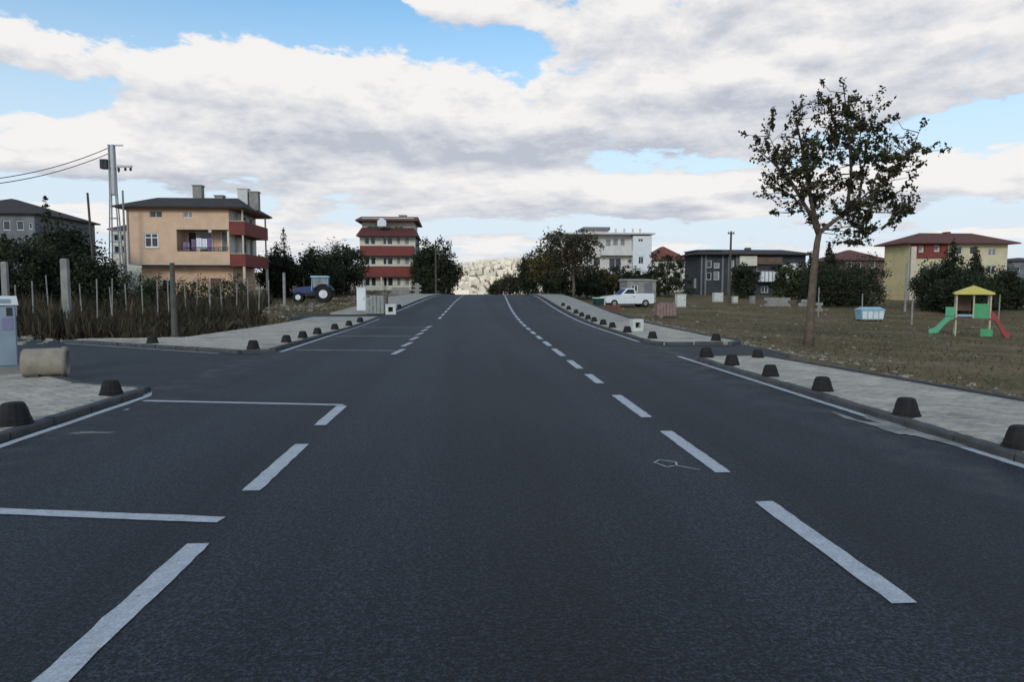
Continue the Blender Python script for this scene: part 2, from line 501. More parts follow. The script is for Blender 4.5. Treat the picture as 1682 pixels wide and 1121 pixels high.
# ------------------------------------------------------------------ ground, road, pavements
def terrain():
    xs = np.unique(np.concatenate([-np.geomspace(12, 900, 46)[::-1] , np.arange(-40, 48, .8), np.geomspace(12, 900, 46)]))
    ys = np.unique(np.concatenate([np.arange(-30, 5, 3), np.arange(5, 60, .8), np.arange(60, 160, 3), np.geomspace(160, 2600, 40)]))
    b = MB()
    for y in ys:
        for x in xs:
            z = T(x, y)
            if abs(x - shift(y)) > 9 and 4 < y < 120:
                amp = .05 if x < 0 else .035
                z += amp * (math.sin(x * 1.7 + 2 * math.sin(y * .9)) * math.cos(y * 1.3 + math.sin(x)) - .3)
            b.v.append((x, y, z))
    n = len(xs)
    for j in range(len(ys) - 1):
        for i in range(n - 1):
            b.f.append((j * n + i, j * n + i + 1, (j + 1) * n + i + 1, (j + 1) * n + i))
    o = b.build('ground', M['ground'], smooth=True)
    tag(o, kind='structure', label='dry brown earth with patchy grass around the road')
terrain()


def strip(name, rows, mat, dz=0.0, thick=0.0, parent=None):
    """rows: (y, xl, xr [, zoff]) ; a sheet following the road profile, with sides when thick"""
    b = MB()
    for y, a, c in rows:
        z = hroad(y) + dz
        b.v += [(a, y, z), (c, y, z)]
        if thick: b.v += [(a, y, z - thick), (c, y, z - thick)]
    k = 4 if thick else 2
    for i in range(len(rows) - 1):
        p, q = i * k, (i + 1) * k
        b.f.append((p, p + 1, q + 1, q))
        if thick:
            b.f += [(p + 2, p, q, q + 2), (p + 1, p + 3, q + 3, q + 1)]
    if thick:
        b.f += [(0, 2, 3, 1)]
        e = (len(rows) - 1) * k
        b.f += [(e, e + 1, e + 3, e + 2)]
    return b.build(name, mat, parent)


ys_road = [-10 + 2 * i for i in range(66)]
road = strip('road', [(y, -5.05 + shift(y), 5.3 + shift(y)) for y in ys_road], M['asphalt'])
tag(road, kind='structure', label='freshly laid dark asphalt road running to a crest')
side_l = MB().add([(-4.0, 10.2, -.006), (-4.0, 18.6, -.006), (-5.8, 17.8, -.006), (-12.2, 21.9, -.006), (-40, 41, -.006), (-44, 36, -.006), (-11, 14.6, -.006), (-6.2, 11.3, -.006)],
                  [(0, 1, 2, 3, 4, 5, 6, 7)]).build('side_street', M['asphalt_old'])
tag(side_l, kind='structure', label='side street branching off between pavements toward the tan house')
side_r = MB().add([(4.5, 14.9, -.006), (6.9, 15.0, -.006), (7.9, 16.4, -.010), (8.0, 18.6, -.010), (7.7, 20.2, -.006), (4.5, 20.0, -.006)], [(0, 1, 2, 3, 4, 5)]).build('side_street', M['asphalt_old'])
tag(side_r, kind='structure', label='short asphalt stub ending at the grassy field')
side_c = MB().add([(-4.0, 35, hroad(35) - .006), (-3.6, 39.2, hroad(39.2) - .006), (-9.5, 40.5, hroad(40) - .006), (-9.5, 36, hroad(36) - .006)], [(0, 3, 2, 1)][::-1]).build('driveway', M['asphalt_old'])
tag(side_c, kind='structure', label='asphalt driveway beside the stacked paving blocks')


def interp(tab, y):
    for (y0, v0), (y1, v1) in zip(tab, tab[1:]):
        if y <= y1: return v0 + (v1 - v0) * (y - y0) / (y1 - y0)
    return tab[-1][1]


PAVE = {   # left edge and right edge tables (y, x)
    'near_left': ([(-8, -9.2), (12.9, -9.2), (14.6, -9.3)], [(-8, -4.84), (10.7, -4.84), (11.1, -5.05), (11.6, -6.1), (14.6, -9.1)]),
    'far_left': ([(17.55, -5.5), (18, -6.2), (21.4, -11.7), (21.9, -11.4), (22.3, -8.7), (31, -7.9), (36, -7.6)], [(17.55, -5.35), (17.9, -4.95), (18.4, -4.84), (28, -4.50), (36, -4.33)]),
    'crest_left': ([(39.3, -7.4), (72, -5.5), (110, -3.4)], [(39.3, -4.55), (40, -4.3), (72, -2.45), (110, -.5)]),
    'near_right': ([(-8, 5.10), (15.0, 5.10), (15.35, 5.35)], [(-8, 8.9), (8.83, 7.5), (15.0, 6.75), (15.35, 6.5)]),
    'far_right': ([(19.35, 5.6), (19.8, 5.35), (23.8, 5.38), (30, 5.54), (72, 7.1), (110, 9.1)], [(19.35, 7.5), (19.9, 7.9), (22, 7.75), (30, 7.9), (72, 9.6), (110, 11.5)]),
}
SH = {}
for key, (lt, rt) in PAVE.items():
    y0, y1 = lt[0][0], lt[-1][0]
    yy = sorted({*[a for a, _ in lt], *[a for a, _ in rt], *[y for y in np.arange(y0, y1, 1.5)]})
    o = strip('pavement', [(y, interp(lt, y), interp(rt, y)) for y in yy], M['pavement'], .074, .35)
    tag(o, kind='structure')
    SH[key] = o

# paving blocks laid on the near stretches: too many to pick apart, one part each
def pavers(key, y0, y1, ang, mnx=-99):
    lt, rt = PAVE[key]
    L_, W_, g = .21, .105, .007
    V, c = [], []
    ca, sa = math.cos(ang), math.sin(ang)
    for i in range(-80, 160):
        for j in range(-160, 320):
            u = i * L_ + (L_ / 2 if j % 2 else 0); v = j * W_
            x, y = u * ca - v * sa, u * sa + v * ca
            y += (y0 + y1) / 2; x += (interp(lt, y0) + interp(rt, y0)) / 2
            if y < y0 + .1 or y > y1 - .1: continue
            if x < max(interp(lt, y), mnx) + .10 or x > interp(rt, y) - (.10 if 'left' in key else .16): continue
            z = hroad(y) + .083 + random.uniform(-.003, .003)
            hl, hw = L_ / 2 - g, W_ / 2 - g
            q = [(x + a * ca - b_ * sa, y + a * sa + b_ * ca, z) for a, b_ in ((-hl, -hw), (hl, -hw), (hl, hw), (-hl, hw))]
            lo = [(p[0], p[1], z - .02) for p in q]
            t_ = random.random()
            V.append(q); c.append(t_)
            for k in range(4):
                n_ = (k + 1) % 4
                V.append([lo[k], lo[n_], q[n_], q[k]]); c.append(t_)
    o = quads('paving_blocks', V, M['paver'], SH[key], c)
    tag(o, kind='stuff')
pavers('near_right', 3.5, 15.3, .0)
pavers('near_left', 5.5, 14.4, .0, -9)
pavers('far_left', 17.6, 31, .0)
pavers('far_right', 19.4, 31, .0)

# kerb stones, each its own piece
def kerb_mesh():
    b = MB()
    l, w, bt, tp, ch = .79, .12, -.22, .086, .02
    prof = [(0, bt), (w, bt), (w, tp), (ch, tp), (0, tp - ch)]      # x = across, z up ; road side at x=0
    prof = [(x - .035, z) for x, z in prof]
    vs = [(-l / 2 + .004, x, z) for x, z in prof] + [(l / 2 - .004, x, z) for x, z in prof]
    n = len(prof)
    b.add(vs, [tuple(range(n - 1, -1, -1)), tuple(range(n, 2 * n))] + [(i, (i + 1) % n, (i + 1) % n + n, i + n) for i in range(n)])
    me = bpy.data.meshes.new('kerb_stone'); me.from_pydata(b.v, [], b.f); me.update(); me.materials.append(M['kerb'])
    return me
KM = kerb_mesh()


def kerb_run(key, pts, gap=.8, limit=75):
    """pts run with the road on the right hand side of travel"""
    pts = [Vector((p[0], p[1], 0)) for p in pts]
    seg = [(b - a).length for a, b in zip(pts, pts[1:])]
    tot = sum(seg); n = int(tot / gap)
    def where(s):
        for a, b, l in zip(pts, pts[1:], seg):
            if s <= l: return a.lerp(b, s / l), (b - a).normalized()
            s -= l
        return pts[-1], (pts[-1] - pts[-2]).normalized()
    for i in range(n):
        p, d = where((i + .5) * tot / n)
        o = bpy.data.objects.new('kerb_stone', KM)
        COL.objects.link(o); o.parent = SH[key]
        o.location = (p.x, p.y, hroad(p.y) + random.uniform(-.004, .004))
        sl = (hroad(p.y + .4) - hroad(p.y - .4)) / .8 * d.y
        o.rotation_euler = (0, -math.atan(sl), math.atan2(d.y, d.x) + random.uniform(-.006, .006))


def edge(key, side, y0, y1, off=0.0):
    tab = PAVE[key][side]
    yy = [y0] + [a for a, _ in tab if y0 < a < y1] + [y1]
    return [(interp(tab, y) + off, y) for y in yy]
kerb_run('near_left', edge('near_left', 1, 2, 14.6))
kerb_run('far_left', list(reversed(edge('far_left', 0, 17.55, 21.4)))[:1] + [(-6.2, 18.0), (-5.6, 17.5), (-5.05, 17.6), (-4.84, 18.2)] + edge('far_left', 1, 18.4, 36))
kerb_run('crest_left', edge('crest_left', 1, 39.3, 80))
kerb_run('near_right', [(6.5, 15.42), (5.45, 15.4), (5.15, 15.1)] + list(reversed(edge('near_right', 0, 2, 15.0))))
kerb_run('far_right', list(reversed(edge('far_right', 0, 19.35, 80))) + [])
kerb_run('far_right', [(5.6, 19.30), (7.6, 19.30), (7.98, 19.75)])

# dark edging at the back of the pavement beside the field
def edging(key, pts):
    b = MB()
    for (x0, y0), (x1, y1) in zip(pts, pts[1:]):
        d = Vector((x1 - x0, y1 - y0, 0)); n = Vector((-d.y, d.x, 0)).normalized() * .05
        z0, z1 = hroad(y0), hroad(y1)
        b.add([(x0 - n.x, y0 - n.y, z0 - .3), (x0 + n.x, y0 + n.y, z0 - .3), (x1 + n.x, y1 + n.y, z1 - .3), (x1 - n.x, y1 - n.y, z1 - .3),
               (x0 - n.x, y0 - n.y, z0 + .11), (x0 + n.x, y0 + n.y, z0 + .11), (x1 + n.x, y1 + n.y, z1 + .11), (x1 - n.x, y1 - n.y, z1 + .11)],
              [(4, 7, 6, 5), (0, 4, 5, 1), (1, 5, 6, 2), (2, 6, 7, 3), (3, 7, 4, 0)])
    b.build('back_edging', M['kerb'], SH[key])
edging('near_right', edge('near_right', 1, -8, 15.0, .06))
edging('far_right', edge('far_right', 1, 19.9, 70, .06))

# painted lines: sheets 4 mm above the asphalt
def mark(name, x0, y0, x1, y1, w, mat='paint', dz=.005, along=True):
    b = MB()
    n = max(2, int(math.hypot(x1 - x0, y1 - y0) / .11))
    w0 = w
    for i in range(n + 1):
        t_ = i / n
        w = w0 * (1 + random.uniform(-.06, .06)) if 0 < i < n else w0 * .93
        x, y = x0 + (x1 - x0) * t_ + random.uniform(-.004, .004), y0 + (y1 - y0) * t_ + random.uniform(-.004, .004)
        d = Vector((x1 - x0, y1 - y0, 0)).normalized()
        nn = Vector((d.y, -d.x, 0)) * w / 2
        z0 = hroad(y) + dz
        b.v += [(x - nn.x, y - nn.y, z0), (x + nn.x, y + nn.y, z0)]
    for i in range(n): b.f.append((2 * i, 2 * i + 1, 2 * i + 3, 2 * i + 2))
    o = b.build(name, M[mat], road)
    return o

# parking bay line (left) and lane line (right): surveyed dashes
for a, c in [(.2, 1.75), (2.75, 4.4), (5.55, 7.2), (8.2, 9.55)]: mark('dash_line', -1.69, a, -1.67, c, .145)
for a, c in [(.5, 2.3), (3.3, 5.0), (5.83, 7.6), (8.44, 10.25), (11.55, 12.8), (13.7, 15.3), (16.3, 18.3), (19.2, 20.8), (21.8, 23.3), (24.2, 25.7), (26.6, 28.1)]:
    mark('dash_line', 2.22 + shift(a), a, 2.22 + shift(c), c, .145)
y = 29.0
while y < 90:
    mark('dash_line', 2.22 + shift(y), y, 2.22 + shift(y + 1.7), y + 1.7, .14); y += 2.3
for a, c in [(17.0, 18.4), (19.3, 20.7), (21.7, 23.0), (24, 25.2), (26.1, 27.3), (28.2, 29.6)]:
    mark('dash_line', -1.84 + shift(a), a, -1.72 + shift(c), c, .14)
for i in range(13):
    a = 35 + i * 2.8
    mark('dash_line', -1.72 + shift(a), a, -1.72 + shift(a + 1.8), a + 1.8, .13)
mark('bay_line', -4.6, 5.38, -1.68, 4.85, .125)
mark('bay_line', -4.55, 10.18, -1.66, 9.62, .105)
mark('bay_line', -4.5, .9, -1.68, .35, .125)
for a, mt in ((17.95, 'thinpaint'), (23.3, 'thinpaint'), (28.4, 'thinpaint')):
    mark('bay_line', -4.45 + shift(a), a + .4, -1.75 + shift(a), a, .09, mt, .006)
def edge_line(pts, w=.105):
    for (x0, y0), (x1, y1) in zip(pts, pts[1:]): mark('edge_line', x0, y0, x1, y1, w, 'paint', .0045)
edge_line([(-4.7, -2), (-4.69, 10.6)]); edge_line([(-4.69, 10.6), (-4.86, 11.05)])
mark('edge_line', -4.86, 11.05, -5.25, 11.28, .10, 'thinpaint', .0045)
edge_line([(-4.72 + shift(y_), y_) for y_ in (17.8, 24, 30, 35.5)])
edge_line([(interp(PAVE['crest_left'][1], y_) + .2, y_) for y_ in (40, 50, 60, 70, 80)])
mark('edge_line', -11.6, 21.1, -6.0, 17.55, .09, 'thinpaint', .001)
edge_line([(5.0, -2), (5.0, 16.05)])
edge_line([(5.03 + shift(y_), y_) for y_ in (20.5, 28, 36, 46, 58, 70, 80)])
# chalked outline arrow
ar = [(2.06, 5.93), (1.90, 6.10), (1.93, 6.22), (1.80, 6.30), (1.73, 6.22), (1.80, 6.05), (1.88, 6.08)]
for k in range(len(ar) - 1): mark('chalk_arrow_line', *ar[k], *ar[k + 1], .018, 'thinpaint', .005)

def smear(name, cx, cy, rx, ry, mat, n=28, dz=.0035):
    b = MB(); vs = [(cx, cy, dz)]
    for k in range(n):
        th = 2 * math.pi * k / n
        q = 1 + .35 * math.sin(3 * th + cx) + random.uniform(-.22, .22)
        vs.append((cx + rx * q * math.cos(th), cy + ry * q * math.sin(th), dz))
    b.add(vs, [(0, 1 + k, 1 + (k + 1) % n) for k in range(n)])
    return b.build(name, mat, road)
smear('cement_smear', 4.93, 7.5, .17, .75, M['cement'], 44, .0075)
smear('cement_smear', 4.72, 8.2, .05, .4, M['cement'], dz=.006)
smear('cement_smear', -4.15, 7.95, .20, .05, M['cement'])
smear('cement_smear', -4.45, 9.45, .03, .05, M['thinpaint'])

# ------------------------------------------------------------------ vegetation builders
def leaf_cloud(cent, spread, n, size, up=.0, aniso=None):
    """n kite shaped leaves round each centre; returns (k,4,3)"""
    cent = np.asarray(cent, dtype=float).reshape(-1, 3)
    k = len(cent) * n
    c = np.repeat(cent, n, axis=0)
    sp = np.repeat(np.asarray(spread, dtype=float).reshape(-1, 1) if np.ndim(spread) else np.full((len(cent), 1), spread), n, axis=0)
    off = rng.normal(size=(k, 3)) * sp * .6
    if aniso is not None:
        ax = np.repeat(np.asarray(aniso), n, axis=0)
        off += ax * rng.uniform(-1, 1, size=(k, 1))
    p = c + off
    d = rng.normal(size=(k, 3)); d[:, 2] += up
    d /= np.linalg.norm(d, axis=1, keepdims=True)
    e = np.cross(d, rng.normal(size=(k, 3))); e /= np.linalg.norm(e, axis=1, keepdims=True) + 1e-9
    s = (size * rng.uniform(.6, 1.3, size=(k, 1)))
    a = p - d * s * .5; b = p + d * s * .5
    m1 = p + e * s * .30 - d * s * .05; m2 = p - e * s * .30 - d * s * .05
    return np.stack([a, m1, b, m2], axis=1)


def crown_points(n, rx, ry, rz, cz, lump=.25, flat=.0):
    """uneven ellipsoid of clump centres, denser toward the outside"""
    out = []
    ph = rng.uniform(0, 6.28, 6)
    while len(out) < n:
        v = rng.normal(size=3); v /= np.linalg.norm(v)
        r_ = rng.uniform(.15, 1) ** .45
        th = math.atan2(v[1], v[0])
        q = 1 + lump * (math.sin(2 * th + ph[0]) * .5 + math.sin(3 * th + ph[1] + 2 * v[2]) * .5 + math.sin(5 * v[2] + ph[2]) * .5)
        p = v * r_ * q
        if p[2] < -.75 + flat: continue
        out.append((p[0] * rx, p[1] * ry, cz + p[2] * rz))
    return np.array(out)


def tree(name, label, loc, H, rx, rz=None, mat='leaf_mid', clumps=170, per=26, size=.22, trunk_r=.16, trunk_h=None, lump=.28, group=None, spread=.4, cat='tree', limbs=7, ry=None):
    root = thing(name, label, cat, loc, random.uniform(0, .4), group)
    rz = rz or H * .38
    if mat == 'leaf_dark':
        rz = H * .56; clumps = int(clumps * 1.35)
    cz = H - rz
    th = trunk_h or cz
    b = MB()
    b.tube([(0, 0, -.25), (.03, 0, th * .35), (-.04, .03, th * .7), (.02, -.02, th + rz * .25)], [trunk_r * 1.25, trunk_r, trunk_r * .8, trunk_r * .35], 8)
    pts = crown_points(clumps, rx, ry or rx, rz, cz, lump)
    pts[:, 2] = np.maximum(pts[:, 2], .15)
    for k in range(limbs):
        e = pts[rng.integers(len(pts))]
        z0 = th * random.uniform(.5, .95)
        b.tube([(0, 0, z0), (e[0] * .45, e[1] * .45, z0 + (e[2] - z0) * .55), tuple(e)], [trunk_r * .45, trunk_r * .28, trunk_r * .08], 5)
    b.build('trunk', M['bark'], root, True)
    V = leaf_cloud(pts, spread, per, size)
    quads('crown', V, M[mat], root, np.repeat(rng.uniform(0, 1, len(pts)), per) * .6 + rng.uniform(0, .4, len(V)))
    return root


def conifer(name, label, loc, H, r0, mat='leaf_dark', group=None, tiers=16, size=.2, trunk_r=.14, z0=.5, per=60):
    root = thing(name, label, 'tree', loc, 0, group)
    MB().tube([(0, 0, -.25), (.02, 0, H * .5), (0, .02, H * .98)], [trunk_r, trunk_r * .6, .02], 7).build('trunk', M['bark'], root, True)
    V, tn = [], []
    for i in range(tiers):
        f = i / (tiers - 1)
        z = z0 + (H - z0) * f
        r_ = r0 * (1 - f) ** .85 + .06
        nb = max(4, int(11 * (1 - f) + 4))
        for k in range(nb):
            th = random.uniform(0, 6.28); l = r_ * random.uniform(.65, 1.15)
            m_ = max(8, int(per * l / r0))
            s_ = rng.uniform(.1, 1, m_)
            c = np.stack([np.cos(th) * l * s_, np.sin(th) * l * s_, z - .32 * l * s_ + rng.normal(size=m_) * .06], 1)
            q = leaf_cloud(c, .13 + .05 * l, 1, size)
            V.append(q); tn.append(np.full(len(q), random.random()))
    quads('crown', np.concatenate(V), M[mat], root, np.concatenate(tn))
    return root


def shrub(name, label, loc, rx, h, mat='leaf_dark', group=None, clumps=70, per=26, size=.13):
    root = thing(name, label, 'shrub', loc, 0, group)
    b = MB()
    pts = crown_points(clumps, rx, rx, h * .55, h * .5, .3)
    pts[:, 2] = np.maximum(pts[:, 2], .08)
    for k in range(7):
        e = pts[rng.integers(len(pts))]
        b.tube([(0, 0, -.1), (e[0] * .5, e[1] * .5, e[2] * .55), tuple(e)], [.035, .022, .008], 5)
    b.build('stem', M['bark'], root)
    V = leaf_cloud(pts, .24, per, size)
    quads('foliage', V, M[mat], root, np.repeat(rng.uniform(0, 1, len(pts)), per))
    return root


def P(px, Y):
    return at(px, 473, Y)[0]


def ground_at(px, Y):
    x = P(px, Y); return (x, Y, T(x, Y))

# ------------------------------------------------------------------ the young street tree on the field
def hero_tree():
    Y0 = 21.6
    bx, bz = at(1328, 572, Y0)
    root = thing('street_tree', 'tall young tree with sparse olive leaf tufts beside the pavement', 'tree', (bx, Y0, T(bx, Y0)))
    z0 = T(bx, Y0)
    def p(px, py, dy=0.0):
        X, Z = at(px, py, Y0)
        return np.array([X - bx, dy, Z - z0])
    b = MB()
    b.tube([p(1327, 585), p(1330, 540), p(1333, 490), p(1338, 435), p(1342, 400), p(1346, 380)], [.185, .14, .12, .108, .095, .085], 10)
    limbs = [
        ([p(1345, 388), p(1330, 355, -.1), p(1300, 315, -.3), p(1262, 275, -.5), p(1228, 250, -.6)], .075),
        ([p(1346, 382), p(1338, 330, .2), p(1332, 260, .4), p(1322, 200, .5), p(1330, 162, .5)], .07),
        ([p(1346, 382), p(1372, 360, -.1), p(1400, 342, -.3), p(1440, 300, -.6), p(1470, 250, -.9), p(1482, 215, -1.0)], .08),
        ([p(1400, 342, -.3), p(1450, 330, -.1), p(1482, 314, .2), p(1500, 304, .3)], .045),
        ([p(1385, 352, -.2), p(1384, 290, -.5), p(1374, 220, -.7), p(1362, 150, -.8)], .06),
        ([p(1400, 342, -.3), p(1425, 290, .3), p(1432, 235, .8), p(1448, 185, 1.0)], .05),
        ([p(1400, 345, -.3), p(1430, 352, -.5), p(1460, 352, -.6)], .035),
        ([p(1310, 325, -.2), p(1290, 265, .3), p(1272, 205, .6)], .045),
        ([p(1334, 290, .3), p(1370, 235, .9), p(1402, 172, 1.1)], .045),
        ([p(1338, 345, .15), p(1350, 290, 1.0), p(1350, 230, 1.6)], .04),
        ([p(1380, 355, -.2), p(1400, 320, -1.0), p(1405, 270, -1.6)], .04),
        ([p(1435, 305, -.5), p(1472, 278, -.2), p(1500, 240, 0)], .03),
        ([p(1335, 350), p(1310, 310, .8), p(1290, 290, 1.3)], .035),
        ([p(1405, 345, -.2), p(1420, 370, .3), p(1440, 392, .5)], .03),
    ]
    tips, axes, spr, nodes = [], [], [], []
    for pts, r_ in limbs:
        n = len(pts)
        b.tube(pts, [r_ * (1 - .8 * i / (n - 1)) for i in range(n)], 6)
        for i in range(n - 1):
            for k in range(5):
                if len(nodes) or i or k > 2: nodes.append(pts[i] + (pts[i + 1] - pts[i]) * k / 5)
        tips.append(pts[-1]); axes.append((pts[-1] - pts[-2]) / np.linalg.norm(pts[-1] - pts[-2]) * .2); spr.append(.09)
    nodes = np.array(nodes)
    c0 = p(1372, 268); c0[1] = -.1
    R3 = np.array([2.85, 2.3, 2.4])
    made = 0
    c1, R1 = p(1445, 348), np.array([1.25, 1.2, .75])
    while made < 335:
        v = rng.normal(size=3); v /= np.linalg.norm(v)
        q = v * rng.uniform(.1, 1) ** .55
        low = made >= 290
        th = math.atan2(q[2], q[0])
        q = q * (1 + .10 * math.sin(3 * th + .6) + .07 * math.sin(7 * th))
        if not low and q[2] < -.72 and q[0] < -.1: continue
        if not low and q[0] > .25 and q[2] > .15 and random.random() < .45: continue
        e = c1 + q * R1 if low else c0 + q * R3
        dn = np.linalg.norm(nodes - e, axis=1) + np.maximum(0, nodes[:, 2] - e[2]) * 1.5
        j = nodes[np.argmin(dn)]
        if np.linalg.norm(j - e) > 1.5: continue
        mid = (j + e) / 2 + rng.normal(size=3) * .06 - np.array([0, 0, .05])
        b.tube([j, mid, e], [.016, .011, .004], 4)
        d = (e - mid) / (np.linalg.norm(e - mid) + 1e-6) + np.array([0, 0, .35]); d /= np.linalg.norm(d)
        tips.append(e); axes.append(d * random.uniform(.05, .24)); spr.append(random.uniform(.05, .13))
        if random.random() < .45:
            tips.append(mid + rng.normal(size=3) * .07); axes.append(d * .1); spr.append(random.uniform(.04, .08))
        made += 1
    b.build('trunk', M['bark'], root, True)
    V = leaf_cloud(tips, spr, 30, .115, aniso=axes)
    quads('crown', V, M['leaf'], root, np.repeat(rng.uniform(0, 1, len(tips)), 30) * .6 + rng.uniform(0, .4, len(V)))
hero_tree()

# ------------------------------------------------------------------ buildings
def place(b, side, x0, y0, z0):
    """matrix for a wall: local x along the wall, local y into the building"""
    if side == 'front': b.M = Matrix.Translation((x0, y0, z0))
    elif side == 'right': b.M = Matrix.Translation((x0, y0, z0)) @ Matrix.Rotation(math.pi / 2, 4, 'Z')
    elif side == 'left': b.M = Matrix.Translation((x0, y0, z0)) @ Matrix.Rotation(-math.pi / 2, 4, 'Z')
    return b


def window(parent, side, x0, y0, z0, hole, frame='white', pane='glass', nx=2, nz=1, sill=True, fw=.06):
    """hole (a,b,c,d) in wall coordinates; frame set into the opening, pane behind, sill under it"""
    a, b_, c, d = hole
    f = place(MB(), side, x0, y0, z0)
    f.box(a, a + fw, .06, .13, c, d); f.box(b_ - fw, b_, .06, .13, c, d)
    f.box(a + fw, b_ - fw, .06, .13, c, c + fw); f.box(a + fw, b_ - fw, .06, .13, d - fw, d)
    for i in range(1, nx):
        x = a + (b_ - a) * i / nx; f.box(x - fw * .45, x + fw * .45, .065, .125, c + fw, d - fw)
    for i in range(1, nz):
        z = c + (d - c) * (.68 if nz == 2 else i / nz); f.box(a + fw, b_ - fw, .07, .12, z - fw * .4, z + fw * .4)
    fo = f.build('window', M[frame], parent)
    g = place(MB(), side, x0, y0, z0); g.box(a + fw * .5, b_ - fw * .5, .09, .11, c + fw * .5, d - fw * .5)
    g.build('pane', M[pane], fo)
    if sill:
        s_ = place(MB(), side, x0, y0, z0); s_.box(a - .08, b_ + .08, -.07, .08, c - .07, c - .003)
        s_.build('sill', M['tan_trim'], fo)
    return fo


def hip_roof(b, x0, x1, y0, y1, z, zr, inset=None, lip=.12):
    """hipped roof with a thin eave edge; ridge along the longer axis"""
    w, d = x1 - x0, y1 - y0
    if w >= d:
        i = inset if inset is not None else d / 2
        ra, rb = (x0 + i, (y0 + y1) / 2, zr), (x1 - i, (y0 + y1) / 2, zr)
        fs = [(4, 5, 9, 8), (5, 6, 9), (6, 7, 8, 9), (7, 4, 8)]
    else:
        i = inset if inset is not None else w / 2
        ra, rb = ((x0 + x1) / 2, y0 + i, zr), ((x0 + x1) / 2, y1 - i, zr)
        fs = [(4, 5, 8), (5, 6, 9, 8), (6, 7, 9), (7, 4, 8, 9)]
    vs = [(x0, y0, z), (x1, y0, z), (x1, y1, z), (x0, y1, z), (x0, y0, z + lip), (x1, y0, z + lip), (x1, y1, z + lip), (x0, y1, z + lip), ra, rb]
    b.add(vs, [(3, 2, 1, 0), (0, 1, 5, 4), (1, 2, 6, 5), (2, 3, 7, 6), (3, 0, 4, 7)] + fs)
    return b


